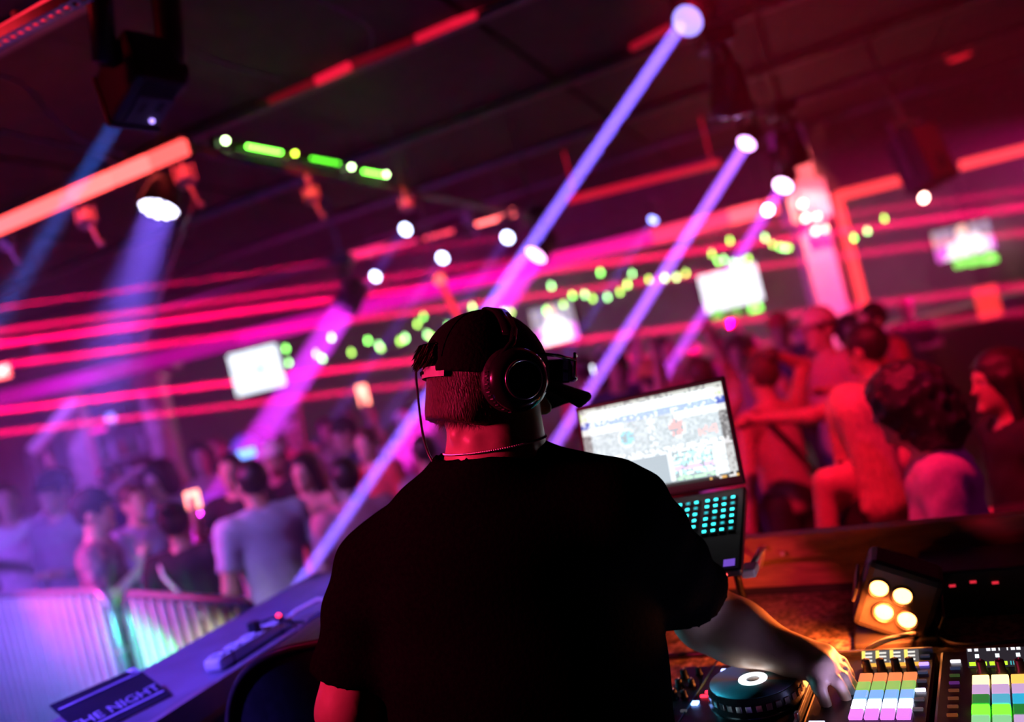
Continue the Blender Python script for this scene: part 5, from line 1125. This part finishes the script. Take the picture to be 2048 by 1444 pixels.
for sd in (-1, 1): g.el(H(.081 * sd, -.002, -.012), (.013, .022, .035), .008, HR3)
for i, (r_, f_, u_) in enumerate([(.02, -.055, -.088), (.045, -.035, -.10), (.06, .0, -.105)]): g.rc(H(r_, f_, u_), H(r_ + .015, f_ + .045, u_ - .012), .018, .016, .012)
g.rc(LS, LE, .074, .060, .04); g.rc(LE, LW, .060, .036, .02)
g.rc(RS, RE, .076, .055, .04); mid = RE * .62 + RW * .38; g.rc(RE, mid, .060, .058, .03); g.rc(mid, RW, .058, .036, .025)
# right hand: palm, four bent fingers reaching down to the pads, thumb at the side
pd = unit(KN - RW); sv = unit(np.cross(pd, (0, 0, 1))); up_ = np.cross(sv, pd)
sv = unit(np.array((.55, .83, .05)))
g.rc(RW, KN - sv * .016, .032, .026, .02); g.rc(RW, KN + sv * .018, .030, .023, .02); g.rc(RW + pd * .02 - sv * .012, RW + pd * .05 - sv * .026, .024, .02, .02)
dn_ = np.array((.12, -.10, -1.0))
for i, (of, ln, sp) in enumerate(((-.030, .070, -.05), (-.010, .080, .0), (.010, .076, .03), (.030, .060, .06))):
    b0 = KN + sv * of; d1 = unit(pd * .75 + sv * sp + np.array((0, 0, -.45))); b1 = b0 + d1 * ln * .5; d2 = unit(dn_ + sv * sp + pd * .2); b2 = b1 + d2 * ln * .40; d3 = unit(dn_ - pd * .35 + sv * sp)
    g.rc(b0, b1, .0115, .0105, .008); g.rc(b1, b2, .0105, .0095, .004); g.rc(b2, b2 + d3 * ln * .30, .0095, .0080, .003)
b0 = RW + pd * .035 - sv * .026; d1 = unit(pd * .5 - sv * .75 + np.array((0, 0, -.55))); b1 = b0 + d1 * .042; d2 = unit(d1 * .5 + np.array((.15, 0, -1)))
g.rc(b0, b1, .0145, .0125, .012); g.rc(b1, b1 + d2 * .034, .0125, .0100, .004)
# left hand rests out of sight by the hip
lp = unit(np.array((.3, .5, -1.0)))
body_me = g.mesh('body'); part('body', body_me, M_skin)
from mathutils.bvhtree import BVHTree
body_tree = BVHTree.FromPolygons([v.co.copy() for v in body_me.vertices], [tuple(p.vertices) for p in body_me.polygons])
for i in range(5):                                            # nails on the reaching hand
    pass
# lower body in trousers
g = Field((-.62, 1.25, .30), (.45, 1.85, 1.20), .018)
hp = np.array((-.08, 1.54, 0)); g.rc(hp + (-.09, 0, .98), hp + (.09, 0, .98), .17, .17, .05, sq=(1.05, .85, 1))
for sd in (-1, 1): g.rc(hp + (.12 * sd, 0, 1.0), hp + (.15 * sd, .02, .70), .115, .085, .04); g.rc(hp + (.15 * sd, .02, .70), hp + (.16 * sd, -.01, .36), .085, .068, .02, flat1=True)
part('trousers', g.mesh('trousers'), JEANS[1])
for sd in (-1, 1): o = link('shoe', shoe_me, None, dj); o.location = (.16 * sd, .02, 0); o.scale = (sd * 1.1, 1.1, 1.1)
# black tee with folds
g = Field((-.66, 1.20, .92), (.58, 1.88, 1.90), .0072)
trunk(g, .016, .05); c = np.array((-.10, 1.51, 0.0)); g.rc(c + (0, .0, 1.12), c + (0, 0, .92), .205, .21, .05, sq=(1.12, .80, 1), flat1=True)
g.rc(LS, LS + (LE - LS) * .74, .086, .084, .04, flat1=True); g.rc(RS, RS + (RE - RS) * .74, .088, .080, .04, flat1=True)
cl = NK0 + (.012, .0, .098); g.el(cl, (.104, .10, .062), 0, sub=True)
def folds(X, Y, Z):
    a = .0035 * np.sin((X * .6 + Z) * 58 + 3 * np.sin(X * 9)) * np.clip((-X - .16) * 5, 0, 1)          # by the left arm
    b = .0050 * np.sin(X * 42 + 2.2 * np.sin(Z * 7)) * np.clip((1.5 - Z) * 3, 0, 1)
    c_ = .0035 * np.sin(X * 55 + Z * 30) * np.clip((Z - 1.5) * 4, 0, 1) * np.clip((.15 - np.abs(X + .12)) * 8, 0, 1)
    d = .0040 * np.sin((X - Z) * 60) * np.clip((X - .12) * 6, 0, 1)
    return a + b + d
g.wave(folds)
M_tee = mat('black_cotton_tee', (.0042, .0040, .0045), 1.0, 0, .25, 140, .15, spec=.0)
part('shirt', g.mesh('shirt'), M_tee)
# collar band
pts = [cl + np.array((.098 * math.cos(a), .09 * math.sin(a), -.045 - .016 * math.sin(a + .4))) for a in np.linspace(0, 2 * math.pi, 49)]
# cropped hair at the nape and the tuft pushed through the cap opening
M_hairdj = mat('cropped_brown_hair', (.075, .038, .028), .45, 0, .5, 60, .5, stretch=(6, 6, 1))
g = Field((-.22, 1.36, 1.76), (.10, 1.66, 2.06), .0055); g.el(H(0, -.003, .006), (.083, .104, .112), 0, HR3); g.el(H(0, -.045, -.06), (.066, .060, .062), .03, HR3)
n = hf; p0 = H(0, .02, 0); g.cut(p0, n); nn_ = unit(-hu - hf * .15); g.cut(H(0, 0, -.078), nn_); g.cut(H(0, 0, .055), unit(hu + hf * .3))
hair_o = part('hair', g.mesh('hair'), M_hairdj)
rh = random.Random(11); b = MB()
for i in range(2600):
    th = rh.uniform(-1.5, 1.5); ph = rh.uniform(-.85, .12)
    rr = .5 + .5 * math.cos(ph * .9)
    base = H(.082 * math.sin(th) * math.cos(ph * .8), -.103 * math.cos(th) * math.cos(ph * .8), .008 + .104 * math.sin(ph))
    out_ = unit(base - Hc); dirn = unit(out_ * .55 - hu * .8 + np.array((rh.uniform(-.25, .25), rh.uniform(-.25, .25), rh.uniform(-.1, .1)))); L_ = rh.uniform(.010, .020)
    sd_ = unit(np.cross(dirn, out_ + .01)) * .0006; base = base - out_ * .002
    v = [b.bm.verts.new(Vector(base + sd_)), b.bm.verts.new(Vector(base - sd_)), b.bm.verts.new(Vector(base + dirn * L_))]; b.bm.faces.new(v)
me = bpy.data.meshes.new('hair_strands'); b.bm.to_mesh(me); b.bm.free(); hs = part('hair_strands', me, M_hairdj, hair_o, True); hs['kind'] = 'stuff'
b = MB()
for i in range(900):
    r_ = rh.uniform(-.045, .03); base = H(r_, -.108 + abs(r_) * .35 + rh.uniform(-.004, .004), .058 + rh.uniform(-.016, .010)); out_ = -hf
    dirn = unit(out_ * .75 - hu * rh.uniform(.5, 1.1) + hr_ * rh.uniform(-.3, .2)); mid_ = base + unit(out_ - hu * .3) * .016; kk = max(.15, 1 - (r_ / .043) ** 2); mid_ = base + (mid_ - base) * kk; tip = mid_ + unit(dirn - hu * .7) * rh.uniform(.010, .030) * kk
    sd_ = unit(np.cross(dirn, hu)) * .0011
    v = [b.bm.verts.new(Vector(q_)) for q_ in (base + sd_, base - sd_, mid_ - sd_, tip, mid_ + sd_)]; b.bm.faces.new(v)
me = bpy.data.meshes.new('hair_tuft'); b.bm.to_mesh(me); b.bm.free(); ht = part('hair_tuft', me, M_hairdj, hair_o, True); ht['kind'] = 'stuff'
# cap
M_cap = mat('black_cap_cotton', (.005, .0045, .005), .9, 0, .2, 120, .2, spec=.1)
g = Field((-.22, 1.32, 1.84), (.14, 1.70, 2.07), .0045); g.el(H(0, -.002, .018), (.094, .118, .116), 0, HR3); g.cut(H(0, 0, .012), unit(-hu - hf * .04)); g.el(H(-.005, -.112, .035), (.042, .05, .040), 0, HR3, sub=True)
capo = part('cap', g.mesh('cap'), M_cap)
g = Field((-.05, 1.36, 1.78), (.24, 1.72, 1.98), .0036)
for i in range(17):
    a = -1 + 2 * i / 16; g.rc(H(.075 * a, .075 - .02 * a * a, .022 - .012 * a * a), H(.068 * a, .200 - .05 * a * a, -.004 - .026 * a * a), .0046, .0046, .006)
for i in range(16):
    a = -1 + 2 * (i + .5) / 16; g.rc(H(.075 * a, .075 - .02 * a * a, .022 - .012 * a * a), H(.068 * a, .200 - .05 * a * a, -.004 - .026 * a * a), .0046, .0046, .006)
br = part('brim', g.mesh('brim'), M_cap, capo, True)
g = Field(H(0, 0, .134) - .03, H(0, 0, .134) + .03, .003); g.el(H(0, -.002, .136), (.011, .011, .006), 0, HR3); part('button', g.mesh('button'), M_cap, capo, True)
# six seams on the crown
for i in range(6):
    a0 = math.pi / 6 + i * math.pi / 3; q_ = []
    for j in range(9):
        e = math.pi / 2 * (.12 + .86 * j / 8); q_.append(Vector(H(.0945 * math.cos(e) * math.sin(a0), -.002 + .1185 * math.cos(e) * math.cos(a0), .018 + .1165 * math.sin(e))))
    me = MB().tube(q_, .0011, 5).mesh('seam', M_cap, True); link('seam', me, None, capo)
stp = [Vector(H(.094 * math.sin(a), -.115 * math.cos(a), .016)) for a in np.linspace(-.75, .55, 13)]
b = MB()
for i in range(12):
    a_, c_ = stp[i], stp[i + 1]; u3 = Vector(hu) * .009; vs = [b.bm.verts.new(x) for x in (a_ - u3, c_ - u3, c_ + u3, a_ + u3)]; b.bm.faces.new(vs)
sme = bpy.data.meshes.new('strap'); b.bm.to_mesh(sme); b.bm.free(); so = part('strap', sme, mat('strap_grey', (.45, .40, .44), .5), capo, True); md = so.modifiers.new('thick', 'SOLIDIFY'); md.thickness = .002
for i in range(6):
    a = -.6 + i * .11; p = Vector(H(.0955 * math.sin(a), -.1168 * math.cos(a), .016)); MB().box(p, (.003, .003, .006)).build('strap_hole', M_blackplastic, capo)
# thin chain
chain = []
for i in range(150):
    a = 2 * math.pi * i / 150; c0_ = Vector(NK0) + Vector((.008, 0, .070 - .006 * math.cos(a))); dv = Vector((math.cos(a), math.sin(a), 0)); hit = body_tree.ray_cast(c0_ + dv * .16, -dv)[0]; chain.append((hit if hit is not None else c0_ + dv * .09) + dv * .0015)
b = MB()
for i, p in enumerate(chain): b.ball(p, .0022, 6, 4)
nk = part('necklace', b.mesh('necklace', mat('dark_silver_chain', (.35, .33, .34), .25, 1.0)), M_metal); nk['kind'] = 'stuff'
# ------------------------------------------------------------------ headphones, sunglasses
hp_ = thing('headphones', 'black over ear headphones worn over the cap of the performer', 'headphones', Hc.tolist()); NH = -Vector(Hc)
M_hp = mat('headphone_gloss', (.010, .010, .012), .22, 0, .1, 40, .0, coat=.5); M_cush = mat('ear_cushion_leather', (.015, .013, .014), .5, 0, .2, 60, .2); M_ring = mat('headphone_ring', (.42, .40, .44), .22, .9)
for sd in (1, -1):
    ax_ = Vector(hr_ * sd); cu = Vector(H(.092 * sd, .010, .004)); Rm = Matrix.Translation(cu) @ rotm(ax_ * 1.0 + Vector(hu) * -.06, Vector(hf)).to_4x4()
    cup = MB().lathe([(.034, -.004), (.052, .004), (.0545, .016), (.052, .026), (.044, .034), (.034, .039), (.0325, .038), (.030, .034), (.0005, .034)], Rm, 48).build('ear_cup', M_hp, hp_); cup.location = NH
    MB().lathe([(.036, -.022), (.050, -.020), (.056, -.010), (.055, .002), (.045, .006)], Rm, 40).build('cushion', M_cush, cup)
    MB().lathe([(.0335, .0375), (.0335, .0415), (.0295, .0415), (.0295, .0375)], Rm, 48).build('trim_ring', M_ring, cup)
    MB().lathe([(.029, .034), (.026, .0355), (.0005, .0355)], Rm, 40).build('cap_plate', M_hp, cup)
    for i in range(14):
        a = math.pi * (.95 + .5 * i / 13); q_ = Rm @ Vector((.0548 * math.cos(a), .0548 * math.sin(a), .012)); o = MB().box((0, 0, 0), (.0022, .0022, .012)).build('rib', M_ring if i % 2 else M_hp, cup); o.location = q_; o.rotation_euler = rotm(ax_, Vector(hf)).to_euler()
    arm_ = MB().tube([Vector(H(.112 * sd, -.030, .015)), Vector(H(.114 * sd, -.022, .04)), Vector(H(.106 * sd, .0, .065)), Vector(H(.090 * sd, .010, .090))], .006, 10).build('yoke', M_hp, hp_, True); arm_.location = NH
band = [Vector(H(.098 * math.cos(a), .006, .018 + .119 * math.sin(a))) for a in np.linspace(.55, math.pi - .55, 25)]
b = MB(); hw = Vector(hf) * .014
rows = []
for i, p in enumerate(band):
    o_ = (p - Vector(H(0, .012, .03))).normalized() * .003; rows.append([b.bm.verts.new(x) for x in (p - hw - o_, p + hw - o_, p + hw + o_, p - hw + o_)])
for i in range(len(rows) - 1):
    for j in range(4): b.bm.faces.new((rows[i][j], rows[i][(j + 1) % 4], rows[i + 1][(j + 1) % 4], rows[i + 1][j]))
b.bm.faces.new(rows[0]); b.bm.faces.new(rows[-1][::-1])
hb_ = b.build('headband', M_hp, hp_, True); hb_.location = NH
cpts = [P(888, 702, 1.60), P(868, 703, 1.60), P(848, 706, 1.59), P(835, 720, 1.58), P(832, 750, 1.57), P(836, 790, 1.55), P(840, 830, 1.53), P(846, 870, 1.51), P(856, 905, 1.49), P(866, 925, 1.48), P(880, 960, 1.47)]
sm = []
for i in range(len(cpts) - 1):
    p0 = cpts[max(i - 1, 0)]; p1 = cpts[i]; p2 = cpts[i + 1]; p3 = cpts[min(i + 2, len(cpts) - 1)]
    sm += [.5 * (2 * p1 + (p2 - p0) * f + (2 * p0 - 5 * p1 + 4 * p2 - p3) * f * f + (3 * p1 - p0 - 3 * p2 + p3) * f ** 3) for f in (0, .25, .5, .75)]
o = MB().tube(sm + [cpts[-1]], .0023, 8).build('cable', mat('headphone_cable', (.03, .025, .03), .3), hp_, True); o.location = NH
o = MB().tube([cpts[0] + (cpts[0] - cpts[1]) * .7, cpts[0], cpts[1]], .0048, 10, [.0055, .0052, .0042]).build('plug', M_hp, hp_, True); o.location = NH
sgp = Vector(H(0, .140, .042)); sg = thing('sunglasses', 'dark wraparound sunglasses perched on the front of the cap', 'sunglasses', sgp)
for sd in (1, -1):
    q_ = [Vector(H((.004 + .066 * t) * sd,   .168 - .030 * t * t, .040 + v)) - sgp for v, ts_ in ((-.020, (0, .25, .5, .75, 1)), (.022, (1, .75, .5, .25, 0))) for t in ts_]
    b = MB(); vs = [b.bm.verts.new(x) for x in q_]; b.bm.faces.new(vs); ln = b.build('lens', mat('sunglass_lens', (.02, .018, .025), .06, 0, .1, 10, 0, spec=.9), sg); mdf = ln.modifiers.new('thick', 'SOLIDIFY'); mdf.thickness = .0025
    MB().tube(q_ + [q_[0]], .0026, 7).build('rim', mat('sunglass_rim', (.05, .04, .05), .2, .3), sg, True)
    MB().tube([Vector(H(.070 * sd, .138, .050)) - sgp, Vector(H(.088 * sd, .095, .052)) - sgp, Vector(H(.100 * sd, .03, .050)) - sgp], .0032, 7).build('temple', M_hp, sg, True)
MB().tube([Vector(H(-.006, .169, .050)) - sgp, Vector(H(.006, .169, .050)) - sgp], .003, 7).build('bridge', M_hp, sg)
b = MB()
for i in range(1100):
    t = rh.uniform(.0, .97); ctr = RE + (RW - RE) * t; rad = .060 + (.036 - .060) * t; ad = unit(RW - RE); e1_ = unit(np.cross(ad, (0, 0, 1))); e2_ = np.cross(e1_, ad); an = rh.uniform(0, 2 * math.pi)
    out_ = e1_ * math.cos(an) + e2_ * math.sin(an); base = ctr + out_ * (rad - .003); dirn = unit(ad * .9 + out_ * .45 + np.array((rh.uniform(-.3, .3), rh.uniform(-.3, .3), rh.uniform(-.3, .3)))); sd_ = unit(np.cross(dirn, out_)) * .00035
    v = [b.bm.verts.new(Vector(q_)) for q_ in (base + sd_, base - sd_, base + dirn * rh.uniform(.010, .020))]; b.bm.faces.new(v)
me = bpy.data.meshes.new('arm_hair'); b.bm.to_mesh(me); b.bm.free(); ah = part('arm_hair', me, mat('arm_hair_fair', (.45, .26, .15), .5)); ah['kind'] = 'stuff'
# light on the performer: red key from the left, faint violet
spot('neck_red', (-2.4, .9, 2.7), (-.15, 1.5, 1.75), (1.0, .02, .13), 380, 26, .6, .15)
# ------------------------------------------------------------------ stage haze that fills the room
m = bpy.data.materials.new('thin_haze'); m.use_nodes = True; nt = m.node_tree
nt.nodes.remove(nt.nodes['Principled BSDF'])
vs = nt.nodes.new('ShaderNodeVolumeScatter'); vs.inputs['Density'].default_value = 0.018; vs.inputs['Anisotropy'].default_value = 0.25
vs.inputs['Color'].default_value = (1, 1, 1, 1)
nt.links.new(vs.outputs[0], nt.nodes['Material Output'].inputs['Volume'])
m.cycles.volume_sampling = 'EQUIANGULAR'
hz = MB().box((0, 9.9, 2.0), (17.5, 16.2, 4.4)).build('haze', m); hz['kind'] = 'stuff'
tag(hz, 'thin stage haze hanging in the whole room and catching the beams', 'haze')
